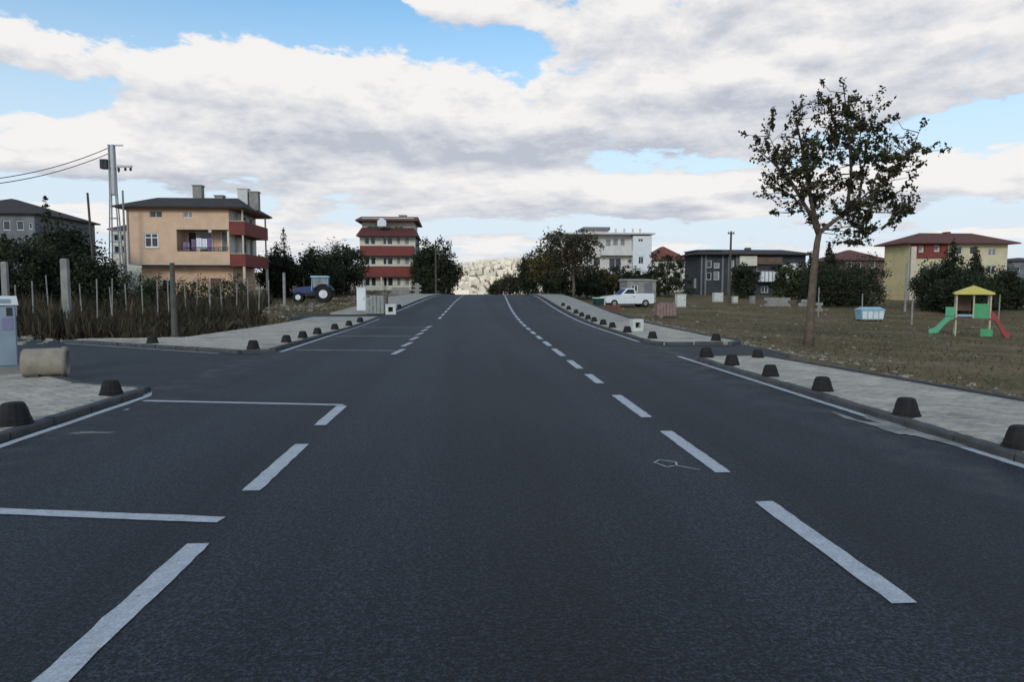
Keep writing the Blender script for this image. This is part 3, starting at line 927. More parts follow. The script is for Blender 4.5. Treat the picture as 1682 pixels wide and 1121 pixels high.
def tan_house():
    Y0, Y1 = 60.0, 67.6
    x0, x1 = P(212, Y0), P(379, Y0)
    zb = T((x0 + x1) / 2, Y0)
    root = thing('house', 'peach rendered house with dark roof, laundry balcony and red side balconies', 'house', (x0, Y0, zb))
    W, D = x1 - x0, Y1 - Y0
    X = lambda px: P(px, Y0) - x0
    Z = lambda py: at(300, py, Y0)[1] - zb
    zl, zt = Z(432), Z(343)          # underside of upper floors, eave
    # ground floor set back
    g = place(MB(), 'front', .5, 1.3, 0); hol = [(1.6, 2.6, .9, 1.9), (5.6, 6.5, 0.02, 2.0)]
    g.wall(W - .7, zl, hol); g.M = None
    g.box(.5, .75, 1.55, D, 0, zl); g.box(W - .45, W - .2, 1.55, D, 0, zl)
    g.build('ground_floor_wall', M['tan'], root)
    window(root, 'front', .5, 1.3, 0, hol[0], nx=2)
    dd = place(MB(), 'front', .5, 1.3, 0); dd.box(5.62, 6.48, .08, .14, 0, 1.99); dd.build('door', M['brown_wall'], root)
    # upper front wall with openings
    win = (X(240), X(263), Z(407) - zl, Z(383) - zl)
    at1 = (X(250), X(271), Z(358) - zl, Z(346.5) - zl)
    at2 = (X(305), X(321), Z(358) - zl, Z(348) - zl)
    log_ = (X(293), W - .02, Z(413) - zl, Z(377) - zl)
    u = place(MB(), 'front', 0, 0, zl); u.wall(W, zt - zl, [win, at1, at2, log_]); u.M = None
    u.build('front_wall', M['tan'], root)
    lw = MB().box(0, .25, .25, D, zl, zt); lw.box(.25, W - .25, D - .25, D, zl, zt); lw.build('side_wall', M['tan'], root)
    window(root, 'front', 0, 0, zl, win, nx=2, nz=2, fw=.1); window(root, 'front', 0, 0, zl, at1, nx=2, frame='tan_trim', sill=False); window(root, 'front', 0, 0, zl, at2, nx=2, pane='curtain', sill=False)
    MB().box(0.02, W - .02, .02, D, zl - .16, zl - .003).build('floor_slab', M['tan_trim'], root)
    # loggia: floor, back wall, column, railing, washing
    lg = MB().box(log_[0] - .1, W - .26, 1.8, 1.95, zl, zt); lg.box(log_[0] - .15, log_[0] - .005, .25, 1.8, zl, zt)
    lg.build('loggia_wall', M['tan'], root)
    MB().box(log_[0], W - .26, .26, 1.79, Z(413) - .15, Z(413) - .004).build('loggia_floor', M['tan_trim'], root)
    for a, b_, mt in ((.25, 1.0, 'interior'), (1.15, 2.3, 'glass'), (3.0, 3.9, 'curtain')):
        d_ = MB().box(log_[0] + a, log_[0] + b_, 1.72, 1.797, Z(413), Z(413) + 1.75).build('loggia_door', M['white'], root)
        MB().box(log_[0] + a + .07, log_[0] + b_ - .07, 1.70, 1.718, Z(413) + .07, Z(413) + 1.68).build('pane', M[mt], d_)
    MB().box(X(345), X(350), .03, .22, Z(432), Z(413) - .001).build('column', M['tan_trim'], root)
    MB().box(X(345), X(350), .03, .22, Z(382), Z(377) - .002).build('column', M['tan_trim'], root)
    rl = MB(); rl.box(log_[0], W - .05, -.05, -.01, Z(407), Z(406))
    for k in range(12): rl.box(log_[0] + .1 + k * .36, log_[0] + .13 + k * .36, -.045, -.015, Z(413), Z(407))
    rl.build('railing', M['dark_metal'], root)
    for a, b_, c, d, mt in ((324, 333, 410, 391, 'cloth_white'), (333.5, 342, 409, 392, 'cloth_white'), (316, 323, 410, 393, 'cloth_lilac'), (342.5, 350, 411, 391, 'cloth_lilac'), (302, 313, 411, 398, 'cloth_lilac')):
        q = MB(); n = 6
        for i in range(n):
            xa, xb = X(a) + (X(b_) - X(a)) * i / n, X(a) + (X(b_) - X(a)) * (i + 1) / n
            ya, yb = .12 + .03 * math.sin(i * 1.9), .12 + .03 * math.sin((i + 1) * 1.9)
            q.add([(xa, ya, Z(c)), (xb, yb, Z(c)), (xb, yb, Z(d)), (xa, ya, Z(d)), (xa, ya + .02, Z(c)), (xb, yb + .02, Z(c)), (xb, yb + .02, Z(d)), (xa, ya + .02, Z(d))],
                  [(0, 1, 2, 3), (7, 6, 5, 4), (3, 2, 6, 7), (0, 4, 5, 1)])
        q.build('laundry', M[mt], root)
    # road-side wall and its balconies
    h2 = zt - zl
    holes = [(1.2, 2.2, .5, 2.5), (3.2, 4.6, .9, 2.3), (5.4, 6.4, .5, 2.5), (1.2, 2.2, 3.3, h2 - .15), (3.2, 4.6, 3.4, h2 - .2), (5.4, 6.4, 3.3, h2 - .15)]
    s = place(MB(), 'right', W, .25, zl); s.wall(D - .25, h2, holes); s.build('road_side_wall', M['cream'], root)
    for k, h in enumerate(holes): window(root, 'right', W, .25, zl, h, pane='curtain' if k % 3 == 0 else 'glass', sill=False)
    for zc, zd, nm in ((Z(437), Z(417), 'balcony'), (Z(385), Z(363), 'balcony')):
        bb = MB()
        y0, y1, xx = .05, D - .6, W + 1.25
        bb.box(W + .003, xx, y0, y1, zc - .02, zc + .13)
        bb.box(xx - .1, xx, y0, y1, zc + .13, zd); bb.box(W + .003, xx - .1, y0, y0 + .1, zc + .13, zd); bb.box(W + .003, xx - .1, y1 - .1, y1, zc + .13, zd)
        bo = bb.build(nm, M['red'], root)
        MB().box(W + .003, xx + .03, y0 - .03, y0 + .13, zd + .002, zd + .05).build('coping', M['tan_trim'], bo)
    for yy in (.12, D - .75):
        MB().box(W + 1.0, W + 1.18, yy, yy + .18, 0, Z(437) - .03).build('column', M['tan_trim'], root)
        MB().box(W + 1.0, W + 1.12, yy, yy + .12, Z(417) + .06, Z(385) - .03).build('column', M['tan_trim'], root)
        MB().box(W + 1.0, W + 1.12, yy, yy + .12, Z(363) + .06, Z(343)).build('column', M['tan_trim'], root)
    # roof
    zr = at(300, 325, 63.8)[1] - zb
    rf = hip_roof(MB(), -.75, W + 1.35, -.7, D + .7, zt + .04, zr, 1.7).build('roof', M['roof_dark'], root)
    MB().box(-.6, W + 1.2, -.55, D + .5, zt - .03, zt + .035).build('soffit', M['soffit'], rf)
    for px, py, w, mt in ((297, 301, .75, 'concrete'), (332, 318, .7, 'concrete'), (371, 306, .85, 'pale_concrete'), (389, 311, .75, 'concrete')):
        cx = X(px) * 1.06
        ct = MB().box(cx - w / 2, cx + w / 2, 3.6, 4.3, zt + .3, Z(py) * 1.03)
        ct.box(cx - w / 2 - .06, cx + w / 2 + .06, 3.54, 4.36, Z(py) * 1.03 + .002, Z(py) * 1.03 + .1)
        ct.build('chimney', M[mt], rf)
    MB().tube([(.12, -.06, zl), (.12, -.06, zt)], .05, 6).build('drainpipe', M['metal'], root)
tan_house()


def red_house():
    Y0 = 100.0
    x0, x1 = P(592, Y0), P(683, Y0)
    zb = T(x0, Y0)
    root = thing('apartment_block', 'four storey cream apartment block with red balcony bands and dark roof', 'building', (x0, Y0, zb))
    W, D = x1 - x0, 9.0
    X = lambda px: P(px, Y0) - x0
    Z = lambda py: at(640, py, Y0)[1] - zb
    zt = Z(388)
    floors = [(Z(472), Z(455)), (Z(437), Z(421)), (Z(404), Z(389))]
    holes = []
    for i, (c, d) in enumerate(floors):
        c = max(c, .05)
        for a, b_ in ((600, 608), (610, 618), (630, 636), (637, 646), (652, 659), (665, 673)):
            holes.append((X(a), X(b_), c + .16, d - .06))
    w = place(MB(), 'front', 0, 0, 0); w.wall(W, zt, holes); w.M = None
    w.box(0, .25, .25, D, 0, zt); w.box(.25, W - .25, D - .25, D, 0, zt)
    w.build('wall', M['cream'], root)
    for k, h in enumerate(holes): window(root, 'front', 0, 0, 0, h, pane='curtain' if k % 6 in (4, 5) else 'glass', nx=1, sill=False, fw=.07)
    rh = [(1.5 + 2.2 * i, 2.5 + 2.2 * i, z + .3, z + 1.5) for i in range(3) for z in (1.0, 3.9, 6.7)]
    s = place(MB(), 'right', W, .25, 0); s.wall(D - .25, zt, rh); s.build('side_wall', M['grey_wall'], root)
    for h in rh: window(root, 'right', W, .25, 0, h, nx=1, sill=False)
    for a, b_ in ((455, 438), (421, 405)):
        zc, zd = Z(a), Z(b_)
        bb = MB().box(X(594), W - .15, -1.15, -.003, zc, zc + .15)
        bb.box(X(594), W - .15, -1.15, -1.05, zc + .15, zd); bb.box(X(594), X(594) + .1, -1.05, -.003, zc + .15, zd); bb.box(W - .25, W - .15, -1.05, -.003, zc + .15, zd)
        bo = bb.build('balcony', M['red'], root)
        MB().box(X(594) - .04, W - .11, -1.19, -1.01, zd + .002, zd + .06).build('coping', M['tan_trim'], bo)
    for px in (595, 628, 680):
        MB().box(X(px) - .1, X(px) + .1, -1.12, -.94, Z(421) + 0, Z(421) + .001).build('ledge', M['cream'], root) if False else None
        MB().box(X(px) - .09, X(px) + .09, -1.03, -.86, 0, Z(455) - .003).build('column', M['cream'], root)
    # tiled apron of the attic, recessed attic storey and roof
    ap = MB(); za, zc = Z(389), Z(374)
    ap.add([(-.35, -1.3, za), (W + .35, -1.3, za), (W + .35, D + .3, za), (-.35, D + .3, za), (.25, .35, zc), (W - .25, .35, zc), (W - .25, D - .3, zc), (.25, D - .3, zc)],
           [(3, 2, 1, 0), (0, 1, 5, 4), (1, 2, 6, 5), (2, 3, 7, 6), (3, 0, 4, 7), (4, 5, 6, 7)])
    ap.build('attic_apron', M['maroon'], root)
    ah = [(X(600), X(620), .25, Z(366) - zc - .1), (X(645), X(660), .25, Z(366) - zc - .1)]
    at_ = place(MB(), 'front', .25, .8, zc - .3); at_.wall(W - .5, Z(357) - zc + .3, ah); at_.M = None
    at_.box(.25, .5, 1.05, D - .5, zc - .3, Z(357)); at_.box(W - .5, W - .25, 1.05, D - .5, zc - .3, Z(357)); at_.build('attic_wall', M['cream'], root)
    for h in ah: window(root, 'front', .25, .8, zc - .3, h, sill=False)
    rf = MB(); zr0, zr1 = Z(364), Z(354.5)
    rf.add([(-.45, -.9, zr0), (W + .45, -.9, zr0), (W + .45, D + .5, zr0), (-.45, D + .5, zr0), (-.45, -.9, zr0 + .15), (W + .45, -.9, zr0 + .15), (W + .45, D + .5, zr0 + .15), (-.45, D + .5, zr0 + .15),
            (-.2, 3.4, zr1 + .2), (W + .2, 3.4, zr1 + .2)],
           [(3, 2, 1, 0), (0, 1, 5, 4), (1, 2, 6, 5), (2, 3, 7, 6), (3, 0, 4, 7), (4, 5, 9, 8), (6, 7, 8, 9), (5, 6, 9), (7, 4, 8)])
    ro = rf.build('roof', M['roof_brown'], root)
    MB().prism([(X(623), Z(373)), (X(637), Z(373)), (X(637), Z(364)), (X(630), Z(359)), (X(623), Z(364))], -1.15, -.1).build('dormer', M['white'], ro)
    MB().box(X(654), X(666), 2.6, 3.6, Z(360), Z(351)).box(X(653), X(667), 2.5, 3.7, Z(351) + .002, Z(350)).build('chimney', M['concrete'], ro)
red_house()


def white_block():
    Y0 = 104.0
    x0, x1 = P(912, Y0), P(1066, Y0)
    zb = T(x0, Y0) - .5
    root = thing('apartment_block', 'white three storey block with flat overhanging roof and rooftop room', 'building', (x0, Y0, zb))
    W, D = x1 - x0, 11.0
    X = lambda px: P(px, Y0) - x0
    Z = lambda py: at(990, py, Y0)[1] - zb
    zt = Z(386)
    xs = X(1036)          # projecting right bay
    holes = [(X(a), X(b_), Z(d), Z(c)) for a, b_, c, d in
             ((994, 1003, 393, 405), (1006, 1015, 392, 404), (1018, 1026, 392, 404), (975, 984, 393, 405), (930, 940, 393, 405),
              (975, 986, 422, 436), (1000, 1020, 424, 446), (930, 945, 424, 438), (1004, 1018, 452, 466), (970, 980, 452, 464))]
    w = place(MB(), 'front', 0, 0, 0); w.wall(xs, zt, holes); w.M = None
    w.box(0, .25, .25, D, 0, zt); w.box(.25, W - .3, D - .25, D, 0, zt); w.build('wall', M['white_wall'], root)
    for k, h in enumerate(holes): window(root, 'front', 0, 0, 0, h, pane='curtain' if k < 4 else 'glass', nx=1 if h[1] - h[0] < 1.3 else 2, sill=False)
    bh = [(X(a) - xs, X(b_) - xs, Z(d), Z(c)) for a, b_, c, d in ((1045, 1053, 422, 434), (1044, 1052, 393, 398))]
    w2 = place(MB(), 'front', xs + .003, -1.2, 0); w2.wall(W - xs, zt - .2, bh); w2.M = None
    w2.box(xs + .003, xs + .25, -.95, .25, 0, zt - .2); w2.box(W - .25, W, -.95, D, 0, zt - .2); w2.build('bay_wall', M['white'], root)
    for h in bh: window(root, 'front', xs + .003, -1.2, 0, h, sill=False)
    # balcony between the floors
    bb = MB().box(X(985), xs - .003, -1.1, -.003, Z(420), Z(420) + .15); bb.box(X(985), xs - .003, -1.1, -1.0, Z(420) + .15, Z(411)); bb.box(X(985), X(985) + .1, -1.0, -.003, Z(420) + .15, Z(411))
    bb.build('balcony', M['white_wall'], root)
    sl = MB().box(X(903), W + .45, -1.5, D + .4, zt + .003, zt + .22).build('roof_slab', M['white_wall'], root)
    MB().box(X(965), X(1003), 2.0, 7, zt + .303, Z(374) - .25).build('roof_room', M['cream'], sl)
    MB().box(X(961), X(1005), 1.6, 7.4, Z(374) - .247, Z(371.5)).build('roof_room_slab', M['grey_wall'], sl)
    for px in (1012, 1026, 1040, 1052):
        MB().box(X(px) - .12, X(px) + .12, .5, .74, zt + .303, zt + 1.0).build('roof_stub', M['white_wall'], sl)
white_block()


def simple_block(name, label, Y0, px0, px1, D, py_eave, py_ridge, wall, roof, holes, over=.5, base=None, cat='building', inset=None, side=None, sidemat=None, frame='white', plain=False):
    x0, x1 = P(px0, Y0), P(px1, Y0)
    zb = T((x0 + x1) / 2, Y0) if base is None else base
    root = thing(name, label, cat, (x0, Y0, zb))
    W = x1 - x0
    X = lambda px: P(px, Y0) - x0
    pm = (px0 + px1) / 2
    Z = lambda py: at(pm, py, Y0)[1] - zb
    zt = Z(py_eave)
    hs = [(X(a), X(b_), max(Z(d), .3), Z(c)) for a, b_, c, d, *_ in holes]
    w = place(MB(), 'front', 0, 0, 0); w.wall(W, zt, hs); w.M = None
    w.box(.25, W - .25, D - .25, D, 0, zt)
    if side != 'left': w.box(0, .25, .25, D, 0, zt)
    if side != 'right': w.box(W - .25, W, .25, D, 0, zt)
    w.build('wall', M[wall], root)
    for h, src in zip(hs, holes): window(root, 'front', 0, 0, 0, h, frame=frame, pane=src[4] if len(src) > 4 else 'glass', nx=2 if h[1] - h[0] > .9 else 1, sill=False)
    if side:
        sh = [(1.2 + 2.4 * i, 2.3 + 2.4 * i, z, z + 1.2) for i in range(int((D - 2) / 2.4)) for z in [.9 + 2.8 * j for j in range(int(zt / 2.8))] if z + 1.3 < zt]
        if plain: sh = []
        s = MB()
        if side == 'right': org = (W, .25, 0)
        else: org = (0, D, 0); sh = [(D - .25 - b_, D - .25 - a, c, d) for a, b_, c, d in sh]
        place(s, side, *org); s.wall(D - .25, zt, sh); s.build('side_wall', M[sidemat or wall], root)
        for h in sh: window(root, side, *org, h, frame=frame, nx=2, sill=False)
    rf = hip_roof(MB(), -over, W + over, -over, D + over, zt + .003, Z(py_ridge) + (Z(py_ridge) - zt) * .08, inset).build('roof', M[roof], root)
    return root, X, Z, W, zt, rf

simple_block('house', 'small house with low red tiled hip roof beside white block', 130, 1068, 1126, 9, 428, 405, 'cream', 'roof_red', [(1080, 1088, 432, 442), (1100, 1108, 432, 442), (1114, 1120, 432, 442)], .6)
simple_block('building', 'pale building peeping out between lattice pylon and peach house', 84, 186, 236, 9, 378, 366, 'cream', 'roof_dark', [(190, 198, 385, 396), (201, 209, 385, 396), (190, 198, 404, 416), (201, 209, 404, 416)], .3)
simple_block('building', 'grey weathered building with sloping dark roof behind the conifer', 64, -120, 62, 10, 352, 318, 'grey_wall', 'roof_dark', [(10, 22, 362, 378), (32, 44, 362, 378), (-20, -5, 362, 378), (10, 22, 392, 408), (32, 44, 392, 408), (52, 58, 365, 376)], .4, side='right', sidemat='grey_wall')
simple_block('house', 'brown house with dark hip roof behind the evergreen hedge', 112, 1378, 1452, 9, 428, 410, 'brown_wall', 'roof_brown', [(1390, 1398, 430, 440), (1405, 1413, 430, 440), (1428, 1436, 430, 440)], .6)
simple_block('building', 'blue grey flat block beyond the yellow house', 96, 1661, 1760, 9, 430, 422, 'grey_wall', 'roof_dark', [(1666, 1674, 438, 448), (1680, 1690, 438, 448), (1666, 1674, 456, 466)], .3)

def dark_block():
    Y0 = 86
    root, X, Z, W, zt, rf = simple_block('apartment_block', 'long charcoal clad block with white balcony wing and low hip roof', Y0, 1150, 1322, 6.2, 419, 409, 'dark_wall', 'roof_dark',
        [(1160, 1168, 428, 440), (1172, 1181, 432, 441, 'curtain'), (1160, 1168, 448, 460), (1172, 1181, 446, 460, 'curtain'), (1199, 1205, 428, 440, 'curtain'), (1199, 1205, 446, 462, 'curtain'),
         (1216, 1228, 428, 438, 'curtain'), (1216, 1226, 446, 462), (1242, 1276, 437, 446), (1284, 1300, 446, 458), (1306, 1316, 446, 458), (1216, 1226, 470, 482), (1250, 1262, 470, 484)],
        .9, side='left', sidemat='dark_wall', inset=2.6)
    tw = MB().box(X(1150) - .03, X(1190), 1.2, 6.3, zt - .3, Z(411)); tw.box(X(1150) - .15, X(1191), 1.05, 6.45, Z(411) + .002, Z(410)); tw.build('stair_head', M['dark_wall'], root)
    # light wing in front: plaster panels and balconies
    for a, b_, c, d, mt in ((1212, 1240, 437, 421, 'cream'), (1240, 1281, 437, 423, 'brown_wall'), (1281, 1321, 448, 433, 'white_wall'), (1281, 1300, 470, 449, 'white_wall')):
        MB().box(X(a) + .01, X(b_) - .01, -.5, -.003, Z(c), Z(d)).build('facade_panel', M[mt], root)
    bb = MB().box(X(1240), X(1280), -1.5, -.51, Z(463), Z(463) + .15); bb.box(X(1240), X(1280), -1.5, -1.42, Z(463) + .15, Z(447)); bo = bb.build('balcony', M['white'], root)
    for k in range(7):
        x = X(1241) + (X(1279) - X(1241)) * k / 6
        MB().box(x - .05, x + .05, -1.53, -1.503, Z(463), Z(447)).build('slat', M['grey_wall'], bo)
    MB().box(X(1240), X(1281), -1.5, -.51, Z(436), Z(434)).build('canopy', M['roof_dark'], root)
    MB().box(X(1314), X(1322), -.55, -.003, Z(475), Z(463)).build('facade_panel', M['white_wall'], root)
    for px in (1145, 1158, 1186, 1196, 1209):
        MB().box(X(px) - .1 if px > 1150 else .02, X(px) + .1 if px > 1150 else .2, -.14, -.003, 0, zt - .02).build('pilaster', M['grey_wall'], root)
    MB().box(X(1238), X(1246), 2.6, 3.3, zt + .4, Z(405)).build('chimney', M['concrete_dark'], rf)
dark_block()


def yellow_house():
    Y0 = 70
    root, X, Z, W, zt, rf = simple_block('apartment_block', 'yellow rendered house with red recessed corner and brown hip roof', Y0, 1492, 1652, 4.4, 401, 382, 'pale_yellow', 'roof_brown',
        [(1505, 1513, 405, 414, 'curtain'), (1530, 1539, 404, 413, 'curtain'), (1566, 1578, 405, 418), (1590, 1600, 405, 418), (1620, 1634, 408, 420, 'curtain'), (1620, 1634, 436, 450), (1566, 1578, 440, 452), (1510, 1522, 440, 455), (1620, 1634, 466, 480)],
        .8, side='left', sidemat='yellow_wall', inset=3.2, plain=True)
    r_ = place(MB(), 'front', X(1493) + .02, -.2, Z(424))
    a0 = X(1493)
    r_.wall(X(1552) - a0, zt - .02 - Z(424), [(X(1504) - a0, X(1514) - a0, Z(415) - Z(424), Z(404) - Z(424)), (X(1529) - a0, X(1540) - a0, Z(414) - Z(424), Z(403) - Z(424))], .19)
    r_.build('red_panel', M['red'], root)
    MB().box(X(1571), X(1577), 1.8, 2.6, zt + .4, Z(378.5)).build('chimney', M['roof_red'], rf)
    MB().box(X(1490), X(1498), -.5, -.36, 0, zt - .3).build('drainpipe', M['tan_trim'], root)
yellow_house()

# ------------------------------------------------------------------ bollards
def make_bollard():
    root = thing('bollard', 'x', 'bollard')
    b = MB().lathe([(.205, .03), (.203, .07), (.188, .10), (.168, .19), (.140, .265), (.125, .285), (.108, .293), (.05, .297)], 14, wob=.012)
    for i in range(14):
        pass
    b.build('body', M['bollard'], root)
    MB().lathe([(.215, -.01), (.222, .0), (.222, .024), (.208, .031)], 14).build('base_flange', M['bollard'], root)
    return root
ORD = ['first', 'second', 'third', 'fourth', 'fifth', 'sixth', 'seventh', 'eighth', 'ninth', 'tenth']
FROM = {'bollards by the concrete pipe': 'the side street', 'bollards by the weedy lot': 'the side street', 'bollards along the playground field': 'the stub',
        'bollards by the white box': 'the stub', 'bollards near the inlet box': 'it'}
B0 = make_bollard()
first = True
BOL = [
    ('black bollard on the concrete pipe pavement', 'bollards by the concrete pipe', [(-5.05, 10.3), (-5.03, 8.1), (-5.05, 5.6)]),
    ('black bollard on the weedy lot pavement', 'bollards by the weedy lot', [(-5.28, 17.85), (-5.0, 20.0), (-4.93, 21.7), (-4.86, 23.5), (-4.76, 26.1), (-4.67, 28.7), (-4.62, 31.4)]),
    ('black bollard across the side street mouth, at the weed edge', None, [(-8.6, 19.9)]),
    ('black bollard on the playground field pavement', 'bollards along the playground field', [(5.30, 15.0), (5.27, 13.45), (5.27, 11.7), (5.28, 9.95), (5.27, 7.95), (5.29, 6.25)]),
    ('small black bollard at the back of the pavement by the asphalt stub', None, [(6.42, 14.9)]),
    ('black bollard on the tip of pavement beyond the asphalt stub', None, [(7.25, 19.75)]),
    ('black bollard on the white box pavement', 'bollards by the white box', [(5.67, 20.8), (5.58, 23.7), (5.68, 26.6), (5.74, 28.7), (5.82, 31.2), (5.90, 33.2), (6.0, 35.6), (6.12, 38.2), (6.28, 42.0), (6.5, 46)]),
    ('dark bollard beyond the white box by the pallet', 'bollards near the inlet box', [(-4.2, 41.2), (-4.05, 44)]),
]
for lab, grp, spots in BOL:
    for (x, y) in spots:
        o = B0 if first else dup(B0)
        first = False
        o.location = (x, y, hroad(y) + (.080 if not (lab.startswith('black bollard across')) else -.0))
        if lab.startswith('black bollard across'): o.location.z = .074
        o.rotation_euler = (random.uniform(-.05, .05), random.uniform(-.05, .05), random.uniform(0, 6))
        k_ = spots.index((x, y))
        if grp: lab_ = lab + ', ' + ORD[k_] + ' from ' + FROM[grp]
        else: lab_ = lab
        o['label'] = lab_
        sc_ = random.uniform(.68, .75) * (1.2 if (x, y) == (-5.03, 8.1) else 1) * (.85 if lab.startswith('small black') else 1)
        o.scale = (sc_, sc_, sc_)
        if grp: o['group'] = grp
        elif 'group' in o: del o['group']
B0['group'] = BOL[0][1]

# ------------------------------------------------------------------ pavement corner: cabinet and concrete pipe
def cabinet():
    Y0 = 13.0
    xr = P(27, Y0)
    root = thing('electrical_cabinet', 'blue grey metal electrical cabinet with yellow sticker on pavement corner', 'cabinet', (xr - .44, Y0 - .29, .078), R(33))
    MB().box(-.55, .53, -.05, .5, .0, .12).build('plinth', M['concrete'], root)
    MB().box(-.5, .5, 0, .45, .122, 1.22).build('body', M['cabinet'], root)
    MB().box(-.54, .54, -.05, .5, 1.223, 1.38, .02, .02).build('top', M['white'], root)
    MB().box(-.40, .42, -.056, -.052, 1.26, 1.33).build('vent', M['cabinet'], root)
    for a, b_ in ((-.48, -.008), (.008, .48)):
        d = MB().box(a, b_, -.025, -.003, .16, 1.2).build('door', M['cabinet'], root)
        MB().tube([(a + (.42 if a < 0 else .05), -.04, .66), (a + (.42 if a < 0 else .05), -.04, .78)], .012, 6).build('handle', M['dark_metal'], d)
    MB().box(.36, .45, -.031, -.027, 1.03, 1.18).build('lock_plate', M['dark_metal'], root)
    MB().box(.30, .45, -.031, -.027, .78, 1.0).build('sticker', M['lilac_plate'], root)
    q = MB(); q.M = Matrix.Translation((.1, -.027, .9)) @ Matrix.Rotation(math.pi / 2, 4, 'X'); q.lathe([(.11, 0), (.11, .005)], 18); q.build('sticker', M['sticker_yellow'], root)
cabinet()


def pipe(name, label, loc, L_, ro, ri, rz, mat, cat='pipe'):
    root = thing(name, label, cat, loc, rz)
    b = MB(); n = 28
    for k, (x, r_) in enumerate([(-L_ / 2, ri), (-L_ / 2, ro - .02), (-L_ / 2 + .02, ro), (L_ / 2 - .09, ro), (L_ / 2 - .08, ro + .02), (L_ / 2 - .02, ro + .02), (L_ / 2, ro), (L_ / 2, ri), (-L_ / 2, ri)]):
        for i in range(n):
            th = 2 * math.pi * i / n
            w = 1 + .01 * math.sin(4 * th + x * 9)
            b.v.append((x, r_ * w * math.cos(th), ro + r_ * w * math.sin(th)))
    for k in range(8):
        for i in range(n):
            b.f.append((k * n + i, k * n + (i + 1) % n, (k + 1) * n + (i + 1) % n, (k + 1) * n + i))
    b.build('barrel', mat, root, True)
    MB().box(-L_ * .25, -L_ * .25 + .08, -ro * .7, ro * .7, -.01, .045).build('chock', M['wood'], root)
    return root
pipe('concrete_pipe', 'beige concrete pipe section lying on the pavement beside the cabinet', (P(66, 12.5), 12.55, .082), .66, .24, .18, R(19), M['beige'])

# ------------------------------------------------------------------ posts, poles, fences
def post(name, label, px, Y, w, py_top, mat, cat='post', square=True, lean=0.0, group=None, cap=False):
    x, yy, z = ground_at(px, Y)
    h = at(px, py_top, Y)[1] - z
    root = thing(name, label, cat, (x, Y, z), random.uniform(-.2, .2), group)
    b = MB()
    if square:
        b.add([(-w / 2, -w / 2, -.3), (w / 2, -w / 2, -.3), (w / 2, w / 2, -.3), (-w / 2, w / 2, -.3)] +
              [(sx * w * .46 + lean, sy * w * .46, h - .06) for sx, sy in ((-1, -1), (1, -1), (1, 1), (-1, 1))] +
              [(sx * w * .36 + lean, sy * w * .36, h) for sx, sy in ((-1, -1), (1, -1), (1, 1), (-1, 1))],
              [(0, 1, 5, 4), (1, 2, 6, 5), (2, 3, 7, 6), (3, 0, 4, 7), (4, 5, 9, 8), (5, 6, 10, 9), (6, 7, 11, 10), (7, 4, 8, 11), (8, 9, 10, 11)])
    else:
        b.tube([(0, 0, -.3), (lean * .4, 0, h * .45), (lean, 0, h)], [w / 2, w * .44, w * .36], 9)
    b.build('shaft', mat, root)
    if cap:
        MB().box(lean - .3, lean + .3, -.05, .05, h - .25, h - .15).build('crossarm', M['wood'], root)
        for k in (-.24, .24): MB().lathe([(.03, h - .148), (.045, h - .1), (.03, h - .02)], 8, lean + k, 0).build('insulator', M['concrete_dark'], root)
    return root
post('concrete_post', 'thick pale concrete post standing at the edge of the weeds', 108, 24.3, .22, 425, M['concrete'])
post('wooden_post', 'dark mossy post standing in front of weedy lot', 284, 23.3, .2, 432, M['concrete_dark'], square=False)
post('concrete_post', 'weathered grey post behind the electrical cabinet', 9, 28, .2, 430, M['concrete'])
post('concrete_post', 'thin grey post between the weeds and the tractor', 467, 50, .16, 448, M['concrete'])
post('utility_pole', 'bare wooden pole rising from dark trees beside the lattice pylon', 157, 52, .2, 317, M['wood'], 'pole', False, -.25)
post('utility_pole', 'slim grey pole right against the peach house', 208, 58.5, .2, 313, M['concrete'], 'pole', False, 0)
post('utility_pole', 'wooden pole standing in front of round dark tree near the crest', 716, 84, .24, 396, M['wood'], 'pole', False, 0)
post('utility_pole', 'dark pole with crossarm in front of the charcoal block', 1198, 62, .24, 380, M['wood'], 'pole', False, .05, cap=True)
post('utility_pole', 'slim grey pole beside the yellow house front', 1488, 52, .2, 432, M['concrete'], 'pole', False, 0)


